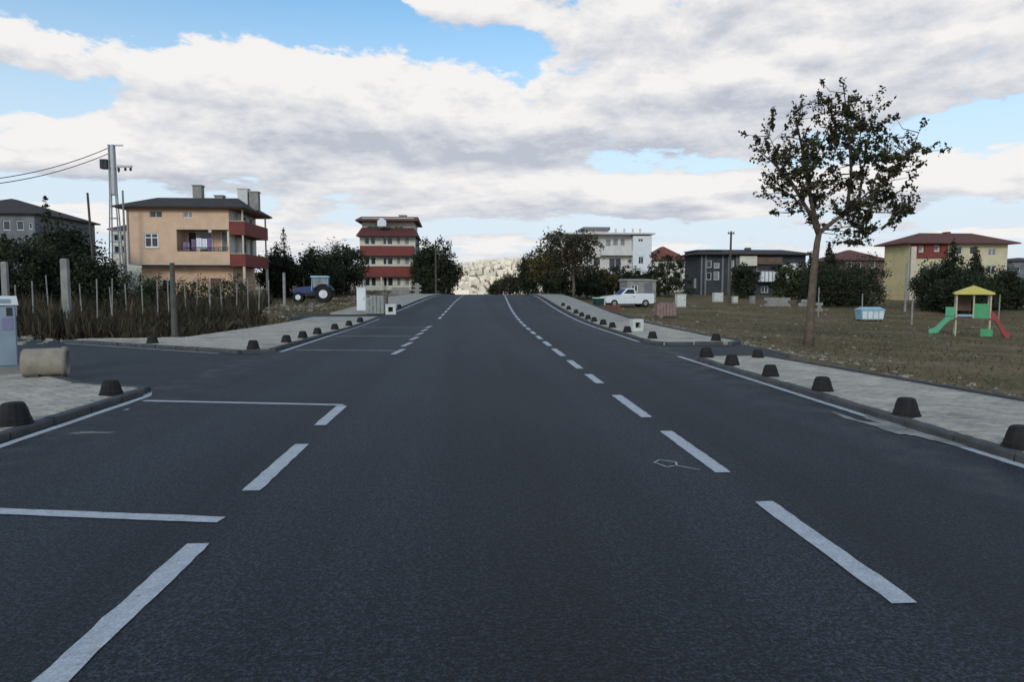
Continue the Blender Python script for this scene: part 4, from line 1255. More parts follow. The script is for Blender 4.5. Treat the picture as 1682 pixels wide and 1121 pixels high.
def pylon():
    Y0 = 68
    x, _, z = ground_at(193, Y0)
    H = at(193, 238, Y0)[1] - z
    root = thing('lattice_pylon', 'tall grey lattice electricity pylon with crossarm behind dark trees', 'pylon', (x, Y0, z))
    w0, w1 = .62, .26
    zs = H * .68
    def half(zz): return w0 + (w1 - w0) * min(zz / zs, 1)
    for sx in (-1, 1):
        for sy in (-1, 1):
            MB().tube([(sx * w0, sy * w0 * .6, -.2), (sx * w1, sy * w1 * .6, zs), (sx * w1 * .8, sy * w1 * .5, H)], .062, 6).build('leg', M['metal'], root)
    n = 9
    for i in range(n):
        za, zb = zs * i / n, zs * (i + 1) / n
        for sy in (-1, 1):
            a, b_ = half(za), half(zb)
            MB().tube([(-b_, sy * b_ * .6, zb), (b_, sy * b_ * .6, zb)], .045, 5).build('brace', M['metal'], root)
    MB().box(-w1 * .5, w1 * .5, -.08, .08, zs + .02, H - .1).build('upper_shaft', M['metal'], root)
    MB().box(-.35, 1.0, -.08, .08, H - .1, H + .02).build('top_arm', M['metal'], root)
    arm = MB().box(-.95, 1.75, -.09, .09, H - 2.05, H - 1.86).build('crossarm', M['metal'], root)
    MB().box(-.98, -.36, -.3, .3, H - 2.2, H - 1.35).build('transformer', M['dark_metal'], root)
    for k in (.55, 1.15, 1.62):
        MB().lathe([(.05, H - 2.5 if k < 1 else H - 2.35), (.12, H - 2.3), (.1, H - 2.06)], 8, k, 0).build('insulator', M['dark_metal'], root)
    top = (x - .3, Y0, z + H - .3)
    for k, (dz, py) in enumerate(((0, 283), (-.5, 291))):
        ex, ez = at(-60, py + 16, 58)
        a, e = Vector((top[0], top[1], top[2] + dz)), Vector((ex, 58, ez))
        pts = [a.lerp(e, t / 14) - Vector((0, 0, .55 * 4 * (t / 14) * (1 - t / 14))) for t in range(15)]
        o = MB().tube([p - a for p in pts], .035, 5).build('power_line', M['wire'], loc=tuple(a))
        tag(o, ['upper power line hanging from the lattice pylon', 'lower power line hanging from the lattice pylon'][k], 'power line')
pylon()


def fence(name, label, pts, ph, pw, step, mat, wires=(.35, .7, .95), hv=.12, lean=.05):
    a = Vector((*pts[0], 0)); root = thing(name, label, 'fence', (a.x, a.y, T(a.x, a.y)))
    z0 = T(a.x, a.y); prev = None
    for (x0, y0), (x1, y1) in zip(pts, pts[1:]):
        L_ = math.hypot(x1 - x0, y1 - y0); n = max(1, int(L_ / step))
        for i in range(n + 1):
            x, y = x0 + (x1 - x0) * i / n + random.uniform(-.1, .1), y0 + (y1 - y0) * i / n
            z = T(x, y) - z0; h = ph * random.uniform(1 - hv, 1 + hv)
            l = random.uniform(-lean, lean)
            p = (x - a.x, y - a.y)
            MB().tube([(p[0], p[1], z - .2), (p[0] + l, p[1], z + h)], [pw / 2, pw / 2 * .85], 6).build('fence_post', mat, root)
            if prev is not None and i > 0:
                for w in wires:
                    MB().tube([(prev[0], prev[1], prev[2] + w * ph), ((prev[0] + p[0]) / 2, (prev[1] + p[1]) / 2, (prev[2] + z) / 2 + w * ph - .04), (p[0], p[1], z + w * ph)], .006, 4).build('wire', M['wire'], root)
            prev = (p[0], p[1], z)
    return root
fence('wire_fence', 'wire fence of thin pale posts in front of the peach house', [(P(22, 31), 31), (P(180, 34), 34), (P(345, 37), 37), (P(440, 40), 40)], 1.9, .06, .62, M['concrete'], hv=.16, lean=.09)
fence('wire_fence', 'wire fence with tall grey posts behind the playground', [(P(1345, 47), 47), (P(1500, 42), 42), (P(1720, 40), 40)], 1.9, .08, 2.4, M['concrete'])

# ------------------------------------------------------------------ stacked materials, boxes, low walls
def inlet_box(label, px, Y, s, dz=.078):
    x = P(px, Y)
    root = thing('concrete_inlet_box', label, 'concrete box', (x, Y, hroad(Y) + dz), R(3))
    b = place(MB(), 'front', -s / 2, 0, 0); b.wall(s, s * 1.06, [(s * .27, s * .73, s * .3, s * .78)], s * .9)
    b.build('shell', M['pale_concrete'], root)
    MB().box(-s * .45, s * .45, s * .6, s * .64, s * .1, s * .9).build('inner_back', M['dark_metal'], root)
inlet_box('white concrete box with square hole on the pavement among bollards', 1049, 24.3, .40)
inlet_box('white concrete box with square hole beside the pallet of blocks', 641, 38.8, .56, -.02)


def stack(name, label, px, Y, w, d, h, layer, mat, rows, z=None, cat='block stack', ragged=.25):
    x, _, zz = ground_at(px, Y)
    root = thing(name, label, cat, (x, Y, zz if z is None else z), R(random.uniform(-6, 6)))
    pal = MB()
    for k in range(3): pal.box(-w / 2, w / 2, -d / 2 + k * d * .42, -d / 2 + k * d * .42 + .1, 0, .09)
    pal.build('pallet', M['wood'], root)
    n = max(2, int(h / layer)); zc = .094
    me = None
    for i in range(n):
        for k in range(rows):
            if i == n - 1 and random.random() < ragged: continue
            bw = w / rows
            if me is None:
                o = MB().box(-bw / 2 + .010, bw / 2 - .010, -d / 2, d / 2, 0, layer - .012).build('block', mat, root); me = o.data
            else:
                o = bpy.data.objects.new('block', me); COL.objects.link(o); o.parent = root
            o.location = (-w / 2 + (k + .5) * bw + random.uniform(-.008, .008), random.uniform(-.02, .02), zc + i * layer)
    return root
stack('block_stack', 'pallet of grey paving blocks standing by the driveway', 617, 39.5, .98, .8, 1.02, .11, M['block_grey'], 5)
stack('brick_stack', 'stack of reddish bricks behind the grey paving blocks', 622, 46, 1.15, .8, .85, .1, M['brick_red'], 6)
stack('brick_stack', 'pallet of pinkish paving bricks beside the white pickup', 1093, 43.5, 1.2, .9, .85, .1, M['brick_pink'], 6)
stack('brick_stack', 'low pile of dull red bricks below the waste container', 1000, 45, 1.3, .9, .45, .09, M['brick_red'], 6, ragged=.5)


def white_cabinet(name, label, px, Y, w, h, d, mat, zoff=0.0):
    x, _, z = ground_at(px, Y)
    root = thing(name, label, 'cabinet', (x, Y, z + zoff), R(4))
    MB().box(-w / 2 - .03, w / 2 + .03, -.03, d + .03, -.1, .1).build('plinth', M['concrete'], root)
    MB().box(-w / 2, w / 2, 0, d, .102, h - .06).build('body', M[mat], root)
    MB().box(-w / 2 - .025, w / 2 + .025, -.03, d + .03, h - .057, h).build('lid', M[mat], root)
    dr = MB().box(-w / 2 + .03, w / 2 - .03, -.02, -.002, .14, h - .1).build('door', M[mat], root)
    MB().box(w * .28, w * .33, -.035, -.021, h * .5, h * .6).build('handle', M['dark_metal'], dr)
white_cabinet('service_cabinet', 'tall white service cabinet left of the grey block pallet', 593, 41.5, .52, 1.5, .35, 'white')
white_cabinet('service_cabinet', 'pale green white cabinet behind the pink brick pallet', 1120, 56, .75, 1.1, .5, 'pale_concrete')
white_cabinet('service_cabinet', 'broad white cabinet in front of the charcoal block', 1181, 66, .9, .95, .5, 'pale_concrete')
white_cabinet('service_cabinet', 'small cream cabinet beside the broad white cabinet', 1209, 64, .42, .65, .4, 'cream')
white_cabinet('service_cabinet', 'narrow pale cabinet near the low block wall', 1238, 64, .38, .7, .4, 'concrete')


def low_wall(label, px0, px1, Y, h, mat='concrete'):
    x0, x1 = P(px0, Y), P(px1, Y)
    z = min(T(x0, Y), T(x1, Y))
    root = thing('low_wall', label, 'wall', (x0, Y, z))
    W = x1 - x0; n = max(2, int(W / .42)); rows = max(2, int(h / .2))
    bw, bh = W / n, h / rows
    me = MB().box(-bw / 2 + .008, bw / 2 - .008, 0, .2, .0, bh - .012).build('block', M[mat], root)
    me.location = (bw / 2, 0, 0)
    for r_ in range(rows):
        for k in range(n):
            if r_ == 0 and k == 0: continue
            if r_ % 2 and k == n - 1: continue
            o = bpy.data.objects.new('block', me.data); COL.objects.link(o); o.parent = root
            o.location = (bw / 2 + k * bw + (bw / 2 if r_ % 2 else 0), random.uniform(-.01, .01), r_ * bh)
low_wall('low grey block wall in front of balcony wing shrubs', 1257, 1299, 58, .75)
low_wall('short low grey wall beside the street tree trunk', 1313, 1332, 58, .6)
low_wall('low grey block wall at foot of the red banded apartment block', 640, 676, 82, .9)
low_wall('small square grey block shed wall near the crest', 678, 692, 76, 1.3)
low_wall('low grey wall section between the street tree and container', 1342, 1353, 52, .7)


def container():
    Y0 = 44
    x, _, z = ground_at(1436, Y0)
    root = thing('waste_container', 'pale blue waste container with white ribbed panels on the field', 'container', (x, Y0, z), R(-3))
    root.scale = (.84, .9, .9)
    W, D, H = 1.85, 1.0, 1.0
    MB().add([(-W / 2 + .1, 0.05, .12), (W / 2 - .1, .05, .12), (W / 2 - .1, D - .05, .12), (-W / 2 + .1, D - .05, .12), (-W / 2, 0, .8), (W / 2, 0, .8), (W / 2, D, .8), (-W / 2, D, .8)],
             [(3, 2, 1, 0), (4, 5, 6, 7), (0, 1, 5, 4), (1, 2, 6, 5), (2, 3, 7, 6), (3, 0, 4, 7)]).build('body', M['pale_blue'], root)
    for k in range(4):
        a = -W / 2 + .1 + k * .43
        MB().add([(a + .03, .03, .2), (a + .36, .03, .2), (a + .37, -.03, .74), (a + .02, -.03, .74), (a + .03, .07, .2), (a + .36, .07, .2), (a + .37, .02, .74), (a + .02, .02, .74)],
                 [(0, 1, 2, 3), (0, 4, 5, 1), (2, 6, 7, 3), (1, 5, 6, 2), (3, 7, 4, 0)]).build('side_panel', M['white'], root)
    MB().box(-W / 2 - .04, W / 2 + .04, -.04, D + .04, .803, .86).build('rim', M['pale_blue'], root)
    l = MB(); l.add([(-W / 2, 0, .863), (W / 2, 0, .863), (W / 2, D, .863), (-W / 2, D, .863), (-W / 2 + .2, D * .35, 1.03), (W / 2 - .2, D * .35, 1.03), (W / 2 - .2, D * .65, 1.03), (-W / 2 + .2, D * .65, 1.03)],
                    [(3, 2, 1, 0), (4, 5, 6, 7), (0, 1, 5, 4), (1, 2, 6, 5), (2, 3, 7, 6), (3, 0, 4, 7)]); l.build('lid', M['pale_blue'], root)
    for sx in (-1, 1):
        for yy in (.15, D - .15):
            q = MB(); q.M = Matrix.Translation((sx * (W / 2 - .25), yy, .075)) @ Matrix.Rotation(math.pi / 2, 4, 'X'); q.lathe([(.075, -.025), (.075, .025)], 10); q.build('wheel', M['tyre'], root)
container()


def wheel(parent, x, y, z, r_, w, hub='white', name='wheel'):
    q = MB(); q.M = Matrix.Translation((x, y, z)) @ Matrix.Rotation(math.pi / 2, 4, 'X')
    q.lathe([(r_ * .49, -w / 2), (r_ * .9, -w / 2), (r_, -w * .32), (r_, w * .32), (r_ * .9, w / 2), (r_ * .49, w / 2)], 20)
    o = q.build(name, M['tyre'], parent)
    h = MB(); h.M = Matrix.Translation((x, y, z)) @ Matrix.Rotation(math.pi / 2, 4, 'X')
    h.lathe([(r_ * .48, -w * .52), (r_ * .50, -w * .45), (r_ * .50, w * .45), (r_ * .48, w * .52)], 16)
    h.lathe([(r_ * .16, -w * .62), (r_ * .2, -w * .53), (r_ * .2, w * .53), (r_ * .16, w * .62)], 10)
    h.build('rim', M[hub], o)
    return o


def tractor():
    Y0 = 57
    x, _, z = ground_at(517, Y0)
    root = thing('tractor', 'blue farm tractor with pale cab and white wheel rims parked by trees', 'tractor', (x, Y0, z + .02), R(6))
    # faces -x
    MB().box(-1.55, .35, -.28, .28, .55, .8).build('chassis', M['dark_metal'], root)
    hood = MB().prism([(-1.6, .75), (-.2, .75), (-.2, 1.32), (-1.45, 1.2), (-1.6, 1.1)], -.33, .33).build('hood', M['blue'], root)
    MB().box(-1.63, -1.603, -.25, .25, .8, 1.08).build('grille', M['dark_metal'], hood)
    for s in (-.2, .2): MB().box(-1.64, -1.61, s - .07, s + .07, 1.0, 1.1).build('headlight', M['white'], hood)
    MB().tube([(-.85, .2, 1.25), (-.85, .2, 2.0)], .035, 8).build('exhaust', M['dark_metal'], root)
    c = MB()
    for (xx, yy) in ((-.18, -.55), (-.18, .55), (1.0, -.6), (1.0, .6)): c.tube([(xx, yy, .95), (xx + .05, yy * .95, 2.0)], .045, 6)
    c.build('cab_frame', M['pale_blue'], root)
    MB().box(-.28, 1.15, -.68, .68, 2.0, 2.12, .06, .06).build('cab_roof', M['pale_blue'], root)
    for nm, q in (('windscreen', (-.17, -.15, -.5, .5, 1.3, 1.98)), ('side_window', (-.08, .98, -.575, -.56, 1.2, 1.98)), ('side_window', (-.08, .98, .56, .575, 1.2, 1.98)), ('rear_window', (1.01, 1.03, -.5, .5, 1.2, 1.98))):
        MB().box(*q).build(nm, M['curtain'], root)
    MB().box(-.15, 1.0, -.5, .5, .8, 1.15).build('cab_base', M['blue'], root)
    for s in (-1, 1):
        wheel(root, .72, s * .72, .68, .68, .38)
        wheel(root, -1.22, s * .6, .43, .43, .26)
        f = MB()
        for k in range(7):
            th0, th1 = R(20 + k * 20), R(40 + k * 20)
            r_ = .78
            f.add([(.72 + r_ * math.cos(th0), s * .52, .68 + r_ * math.sin(th0)), (.72 + r_ * math.cos(th0), s * .95, .68 + r_ * math.sin(th0)), (.72 + r_ * math.cos(th1), s * .95, .68 + r_ * math.sin(th1)), (.72 + r_ * math.cos(th1), s * .52, .68 + r_ * math.sin(th1)),
                   (.72 + .82 * math.cos(th0), s * .52, .68 + .82 * math.sin(th0)), (.72 + .82 * math.cos(th0), s * .95, .68 + .82 * math.sin(th0)), (.72 + .82 * math.cos(th1), s * .95, .68 + .82 * math.sin(th1)), (.72 + .82 * math.cos(th1), s * .52, .68 + .82 * math.sin(th1))],
                  [(0, 1, 2, 3), (7, 6, 5, 4), (0, 4, 5, 1), (1, 5, 6, 2), (3, 2, 6, 7)])
        f.build('mudguard', M['blue'], root)
tractor()


def pickup():
    Y0 = 57
    x, _, z = ground_at(1030, Y0)
    root = thing('pickup_truck', 'white pickup truck parked on the field beside pink bricks', 'pickup', (x, Y0, z), R(8))
    # faces -x : bonnet, cab, load bed
    b = MB().prism([(-2.1, .38), (-1.62, .38), (-1.55, .3), (1.95, .3), (2.05, .42), (2.05, .98), (.55, .98), (.55, 1.0), (-.85, 1.0), (-2.0, .86), (-2.12, .7)], -.82, .82)
    b.build('body', M['car_white'], root)
    MB().add([(-.85, -.78, 1.003), (.5, -.78, 1.003), (.5, .78, 1.003), (-.85, .78, 1.003), (-.25, -.66, 1.55), (.35, -.66, 1.55), (.35, .66, 1.55), (-.25, .66, 1.55)],
             [(3, 2, 1, 0), (4, 5, 6, 7), (0, 1, 5, 4), (1, 2, 6, 5), (2, 3, 7, 6), (3, 0, 4, 7)]).build('cab', M['car_white'], root)
    for s in (-1, 1):
        MB().add([(-.62, s * .755, 1.06), (.4, s * .755, 1.06), (.3, s * .685, 1.46), (-.2, s * .685, 1.46), (-.62, s * .765, 1.06), (.4, s * .765, 1.06), (.3, s * .695, 1.46), (-.2, s * .695, 1.46)],
                 [(4, 5, 6, 7), (7, 6, 5, 4), (0, 1, 5, 4), (1, 2, 6, 5), (2, 3, 7, 6), (3, 0, 4, 7)]).build('side_window', M['glass'], root)
        d = MB().box(-.7, .42, s * .823 - .004, s * .823 + .004, .42, .97).build('door', M['car_white'], root)
        MB().box(.2, .36, s * .835 - .008, s * .835 + .008, .82, .86).build('handle', M['dark_metal'], d)
        wheel(root, -1.38, s * .72, .33, .33, .22, 'metal'); wheel(root, 1.3, s * .72, .33, .33, .22, 'metal')
        MB().box(-2.09, -2.0, s * .62 - .14, s * .62 + .14, .62, .76).build('headlight', M['white'], root)
        MB().box(2.051, 2.065, s * .7 - .08, s * .7 + .08, .6, .85).build('tail_light', M['red_plastic'], root)
    MB().add([(-.80, -.66, 1.05), (-.80, .66, 1.05), (-.33, .6, 1.5), (-.33, -.6, 1.5), (-.83, -.66, 1.06), (-.83, .66, 1.06), (-.36, .6, 1.51), (-.36, -.6, 1.51)],
             [(7, 6, 5, 4), (0, 1, 2, 3), (0, 4, 5, 1), (1, 5, 6, 2), (2, 6, 7, 3), (3, 7, 4, 0)]).build('windscreen', M['blue'], root)
    MB().box(-2.2, -2.05, -.8, .8, .36, .55).build('bumper', M['dark_metal'], root)
    bed = MB().box(.56, 2.04, -.8, -.74, .983, 1.12); bed.box(.56, 2.04, .74, .8, .983, 1.12); bed.box(1.98, 2.04, -.74, .74, .983, 1.12)
    bed.build('load_bed_rail', M['car_white'], root)
pickup()


def site_cabin():
    Y0 = 62
    x, _, z = ground_at(1054, Y0)
    root = thing('site_cabin', 'grey site cabin standing behind the white pickup truck', 'cabin', (x, Y0, z), R(5))
    w = place(MB(), 'front', -1.35, 0, .15); hs = [(.4, 1.0, 1.0, 1.6), (1.6, 2.3, .05, 1.75)]; w.wall(2.7, 1.95, hs, .12); w.M = None
    w.box(-1.35, -1.23, .12, 2.2, .15, 2.1); w.box(1.23, 1.35, .12, 2.2, .15, 2.1); w.box(-1.23, 1.23, 2.08, 2.2, .15, 2.1); w.build('wall', M['concrete'], root)
    window(root, 'front', -1.35, 0, .15, hs[0], sill=False)
    MB().box(-1.35 + 1.62, -1.35 + 2.28, .05, .09, .2, 1.88).build('door', M['grey_wall'], root)
    MB().add([(-1.45, -.12, 2.103), (1.45, -.12, 2.103), (1.45, 2.3, 2.103), (-1.45, 2.3, 2.103), (-1.4, -.1, 2.2), (1.4, -.1, 2.2), (1.4, 2.25, 2.32), (-1.4, 2.25, 2.32)],
             [(3, 2, 1, 0), (4, 5, 6, 7), (0, 1, 5, 4), (1, 2, 6, 5), (2, 3, 7, 6), (3, 0, 4, 7)]).build('roof', M['concrete'], root)
    for k in (-1, 1): MB().box(k * 1.1 - .1, k * 1.1 + .1, .2, 2.0, 0, .148).build('skid', M['wood'], root)
site_cabin()


def bin_():
    Y0 = 50
    x, _, z = ground_at(986, Y0)
    root = thing('wheeled_bin', 'dark teal wheeled bin with pale green lid beside the pickup', 'bin', (x, Y0, z), R(12))
    MB().add([(-.28, 0, .08), (.24, 0, .08), (.24, .5, .08), (-.28, .5, .08), (-.36, -.06, .86), (.3, -.06, .86), (.3, .58, .86), (-.36, .58, .86)],
             [(3, 2, 1, 0), (4, 5, 6, 7), (0, 1, 5, 4), (1, 2, 6, 5), (2, 3, 7, 6), (3, 0, 4, 7)]).build('body', M['teal'], root)
    MB().box(-.38, .33, -.09, .6, .863, .93, .03, .03).build('lid', M['lime'], root)
    MB().box(.305, .38, -.07, .0, .25, .9).build('side_rail', M['lime'], root)
    for s in (-.2, .2):
        q = MB(); q.M = Matrix.Translation((s, .5, .09)) @ Matrix.Rotation(math.pi / 2, 4, 'Y'); q.lathe([(.09, -.03), (.09, .03)], 12); q.build('wheel', M['tyre'], root)
bin_()


def playground():
    Y0 = 32.0
    x, _ = at(1600, 500, Y0)[0], 0
    z = T(x, Y0)
    root = thing('playground_tower', 'playground tower with yellow roof, green slide and red slide', 'play tower', (x, Y0, z), R(-33))
    root.scale = (.88, .88, 1)
    X = lambda px: P(px, Y0) - x
    Z = lambda py: at(1600, py, Y0)[1] - z
    xl, xr, d = X(1575), X(1626), 1.25
    for xx in (xl, xr):
        for yy in (0, d): MB().tube([(xx, yy, -.1), (xx, yy, Z(483))], .045, 8).build('post', M['steel_post'], root)
    MB().box(xl - .05, xr + .05, -.05, d + .05, Z(526), Z(523)).build('platform', M['brown_wall'], root)
    rf = MB(); a, b_, c = Z(484), Z(481), Z(470)
    x0, x1, y0, y1 = X(1571), X(1631), -.25, d + .25
    xm, ym = (x0 + x1) / 2, (y0 + y1) / 2
    rf.add([(x0, y0, a), (x1, y0, a), (x1, y1, a), (x0, y1, a), (x0, y0, b_), (x1, y0, b_), (x1, y1, b_), (x0, y1, b_),
            (xm - .3, ym - .3, c - .08), (xm + .3, ym - .3, c - .08), (xm + .3, ym + .3, c - .08), (xm - .3, ym + .3, c - .08), (xm, ym, c + .03)],
           [(3, 2, 1, 0), (0, 1, 5, 4), (1, 2, 6, 5), (2, 3, 7, 6), (3, 0, 4, 7), (4, 5, 9, 8), (5, 6, 10, 9), (6, 7, 11, 10), (7, 4, 8, 11), (8, 9, 12), (9, 10, 12), (10, 11, 12), (11, 8, 12)])
    rf.build('roof', M['yellow_plastic'], root)
    MB().box(X(1602), xr - .05, -.03, .03, Z(523), Z(499)).build('side_panel', M['green_plastic'], root)
    MB().box(xl + .05, X(1600), d - .03, d + .03, Z(512), Z(486)).build('back_panel', M['brown_wall'], root)
    MB().box(xl + .06, X(1600), -.02, .02, Z(520), Z(517)).build('rail', M['pale_blue'], root)
    MB().tube([(X(1601), 0, Z(523)), (X(1601), 0, Z(484))], .04, 8).build('post', M['steel_post'], root)
    def slide(name, p0, p1, mat, yw=.5, y0=.25):
        (ax, az), (bx, bz) = p0, p1
        n = 9; prof = [(0, .30), (.04, .30), (.07, .03), (yw - .07, .03), (yw - .04, .30), (yw, .30), (yw, -.05), (0, -.05)]
        b = MB()
        for i in range(n + 1):
            t = i / n
            e = t - .12 * math.sin(2 * math.pi * t)
            xx, zz = ax + (bx - ax) * t, az + (bz - az) * e
            for q, r_ in prof: b.v.append((xx, y0 + q, zz + r_))
        k = len(prof)
        for i in range(n):
            for j in range(k): b.f.append((i * k + j, i * k + (j + 1) % k, (i + 1) * k + (j + 1) % k, (i + 1) * k + j))
        b.f.append(tuple(range(k))); b.f.append(tuple(n * k + j for j in reversed(range(k))))
        o = b.build(name, mat, root)
        MB().tube([(ax + (bx - ax) * .62, y0 + yw / 2, -.1), (ax + (bx - ax) * .62, y0 + yw / 2, az + (bz - az) * .62)], .03, 6).build('support', M['metal'], o)
    slide('slide', (xl - .02, Z(523)), (X(1534), Z(554)), M['mint_plastic'], .62, .1)
    MB().box(xl - .5, xl - .06, .04, .09, Z(520), Z(505)).build('slide_guard', M['mint_plastic'], root)
    slide('slide', (xr + .02, Z(522)), (X(1656), Z(556)), M['red_plastic'], .55, -.05)
    MB().box(X(1612), X(1630), -.28, -.22, Z(556), Z(540)).build('climbing_panel', M['green_plastic'], root)
    for k in range(3): MB().box(X(1585), X(1598), -.2 - .1 * k, -.08 - .1 * k, Z(530 + 8 * k) - .03, Z(530 + 8 * k)).build('step', M['wood'], root)
playground()

# ------------------------------------------------------------------ trees and shrubs
GL = 'dark trees behind the weedy lot'
tree('dark_tree', 'broad dark evergreen between grey building and lattice pylon', ground_at(112, 55), 6.0, 2.45, 2.6, 'leaf_dark', 260, 34, .24, group=None)
tree('dark_tree', 'bushy dark evergreen in front of the grey weathered building', ground_at(35, 50), 4.6, 3.2, 2.2, 'leaf_dark', 240, 34, .24)
tree('dark_tree', 'low dark evergreen at the foot of the bare wooden pole', ground_at(156, 49), 3.2, 1.35, 1.5, 'leaf_dark', 150, 34, .22)
conifer('conifer', 'slim dark conifer spire beside the grey weathered building', ground_at(82, 53), 7.6, 1.35, per=40)
conifer('conifer', 'pale grey green conifer rising behind the tractor trees', ground_at(468, 75), 6.9, 1.9, 'leaf_mid', per=46)
tree('dark_tree', 'dark rounded evergreen right beside the red side balconies', ground_at(457, 72), 5.0, 2.0, 2.1, 'leaf_dark', 180, 30, .26)
tree('dark_tree', 'dark rounded evergreen straight behind the tractor cab', ground_at(515, 72), 5.1, 2.3, 2.3, 'leaf_dark', 200, 30, .26)
tree('dark_tree', 'dark tree touching the side of the red banded block', ground_at(568, 82), 5.9, 2.3, 2.5, 'leaf_dark', 200, 30, .26)
tree('bare_tree', 'thin autumn tree between dark evergreens left of apartment block', ground_at(548, 90), 6.7, 1.9, 2.8, 'leaf_brown', 90, 12, .2, trunk_r=.1)
tree('dark_tree', 'dark evergreen filling the gap behind the tractor and red block', ground_at(540, 78), 4.6, 1.9, 2.0, 'leaf_dark', 150, 30, .26)
tree('dark_tree', 'large rounded dark tree between red banded block and crest', ground_at(712, 92), 6.9, 2.4, 3.2, 'leaf_dark', 260, 32, .3)
tree('dark_tree', 'smaller dark tree leaning out over the crest pavement', ground_at(738, 94), 5.0, 1.6, 2.3, 'leaf_brown', 150, 30, .28)
tree('dark_tree', 'dark tree against the side wall of the red banded block', ground_at(695, 98), 6.4, 1.7, 3.0, 'leaf_dark', 150, 30, .3)
# right of the crest
tree('autumn_tree', 'tall twin stemmed autumn tree in front of the white block', ground_at(942, 66), 6.6, 2.25, 2.2, 'leaf_brown', 210, 28, .24, trunk_r=.13, lump=.4)
tree('autumn_tree', 'yellow green autumn tree beside the tall twin stemmed tree', ground_at(897, 76), 5.4, 2.0, 2.2, 'leaf_autumn', 190, 28, .26)
tree('dark_tree', 'dark green tree where the pavement meets the crest', ground_at(868, 84), 4.7, 1.3, 2.1, 'leaf_dark', 130, 28, .26)
tree('dark_tree', 'low brown tree just beyond the crest of the road', ground_at(838, 100), 3.2, 1.8, 1.5, 'leaf_brown', 130, 26, .26)
tree('dark_tree', 'low dark tree at the end of the road crest', ground_at(815, 112), 3.2, 1.3, 1.3, 'leaf_dark', 90, 26, .26)
for k, (px, Y, h, r_, mt, lab) in enumerate([
        (915, 74, 2.6, 1.5, 'leaf_dark', 'dark shrub under the twin stemmed autumn tree'),
        (965, 76, 3.0, 1.6, 'leaf_dark', 'dark shrub right of the twin stemmed autumn tree'),
        (990, 80, 3.1, 1.7, 'leaf_autumn', 'olive yellow shrub in front of the white block balcony'),
        (1022, 80, 3.2, 1.7, 'leaf_dark', 'dark green shrub in front of the white block bay'),
        (1058, 84, 2.6, 1.6, 'leaf_autumn', 'yellowish shrub behind the grey site cabin'),
        (1095, 80, 4.2, 2.2, 'leaf_dark', 'large dark shrub between red roofed house and charcoal block'),
        (1222, 76, 3.4, 1.3, 'leaf_dark', 'dark shrub climbing the middle of the charcoal block'),
        (1297, 74, 3.2, 1.5, 'leaf_mid', 'green shrub in front of the white balcony wing'),
        (1330, 74, 3.2, 1.4, 'leaf_dark', 'dark shrub at the end of the charcoal block')]):
    shrub('shrub', lab, ground_at(px, Y), r_ * 1.25, h * 1.05, mt, None, 190, 30, .24)
conifer('conifer', 'dark pointed conifer right behind the street tree trunk', ground_at(1360, 60), 5.4, 1.7, per=95, size=.22, tiers=19)
conifer('conifer', 'small dark conifer showing left of the street tree trunk', ground_at(1330, 62), 4.6, .8, per=36)
for px, Y, H, r_, lab in ((1390, 58, 3.5, 2.2, 'dark evergreen hedge tree left of the pale blue container'), (1432, 60, 3.9, 2.3, 'dark evergreen hedge tree behind the pale blue container'),
                          (1520, 56, 4.0, 1.9, 'dark evergreen in front of the red recessed corner'), (1585, 50, 3.3, 2.0, 'dark bushy evergreen behind the playground roof'),
                          (1650, 54, 3.2, 1.7, 'dark evergreen at the far end of the yellow house')):
    tree('dark_tree', lab, ground_at({1432: 1402, 1390: 1368, 1520: 1537}.get(px, px), Y), H, r_, H * .46, 'leaf_dark', 190, 30, .2)
conifer('conifer', 'tall dark spruce in front of the yellow house centre', ground_at(1562, 52), 5.3, 2.3, per=95, size=.2, tiers=20)
conifer('conifer', 'dark spruce near the right half of the yellow house', ground_at(1600, 54), 4.9, 2.0, per=90, size=.2, tiers=19)
# scrub in front of the peach house
for k, (px, Y, h, r_) in enumerate([(215, 50, 2.3, 1.6), (262, 53, 2.0, 1.5), (320, 54, 1.9, 1.5), (385, 55, 2.0, 1.4)]):
    shrub('shrub', ['grey green shrub at the left corner of the peach house', 'grey green shrub under the peach house window', 'grey green shrub below the laundry balcony', 'grey green shrub under the red side balconies'][k], ground_at(px, Y), r_, h, 'leaf_mid', None, 80, 26, .15)

# ------------------------------------------------------------------ weeds, grass, rubble
def blades(name, label, pts, h, w, mat, bend=.25, cat='weeds'):
    pts = np.asarray(pts); n = len(pts)
    hh = h * rng.uniform(.35, 1.15, n)[:, None]
    patch = .72 + .3 * np.sin(pts[:, 0] * .8 + 1.5 * np.sin(pts[:, 1] * .5)) + .22 * np.sin(pts[:, 0] * 2.3 + pts[:, 1] * 1.1)
    if bend < .3: hh = hh * np.clip(patch, .35, 1.25)[:, None]
    if bend < .3: hh *= np.clip((-8.3 - pts[:, 0]) / 4.5 + .25, .25, 1.0)[:, None]
    if bend < .3: hh *= np.where(rng.uniform(size=(n, 1)) < .06, 1.35, 1.0)
    th = rng.uniform(0, 2 * np.pi, n)
    sx = np.stack([np.cos(th), np.sin(th), np.zeros(n)], 1) * w * .5
    d = np.concatenate([rng.normal(size=(n, 2)) * bend, np.ones((n, 1))], 1)
    mid = pts + d * hh * .55; tip = pts + d * hh + np.concatenate([rng.normal(size=(n, 2)) * bend * .5, np.zeros((n, 1))], 1) * hh
    V = np.stack([pts - sx, pts + sx, tip + sx * .25, mid - sx * .8], 1)
    o = quads(name, V, M[mat], None, rng.uniform(0, 1, n))
    return tag(o, label, cat, kind='stuff')


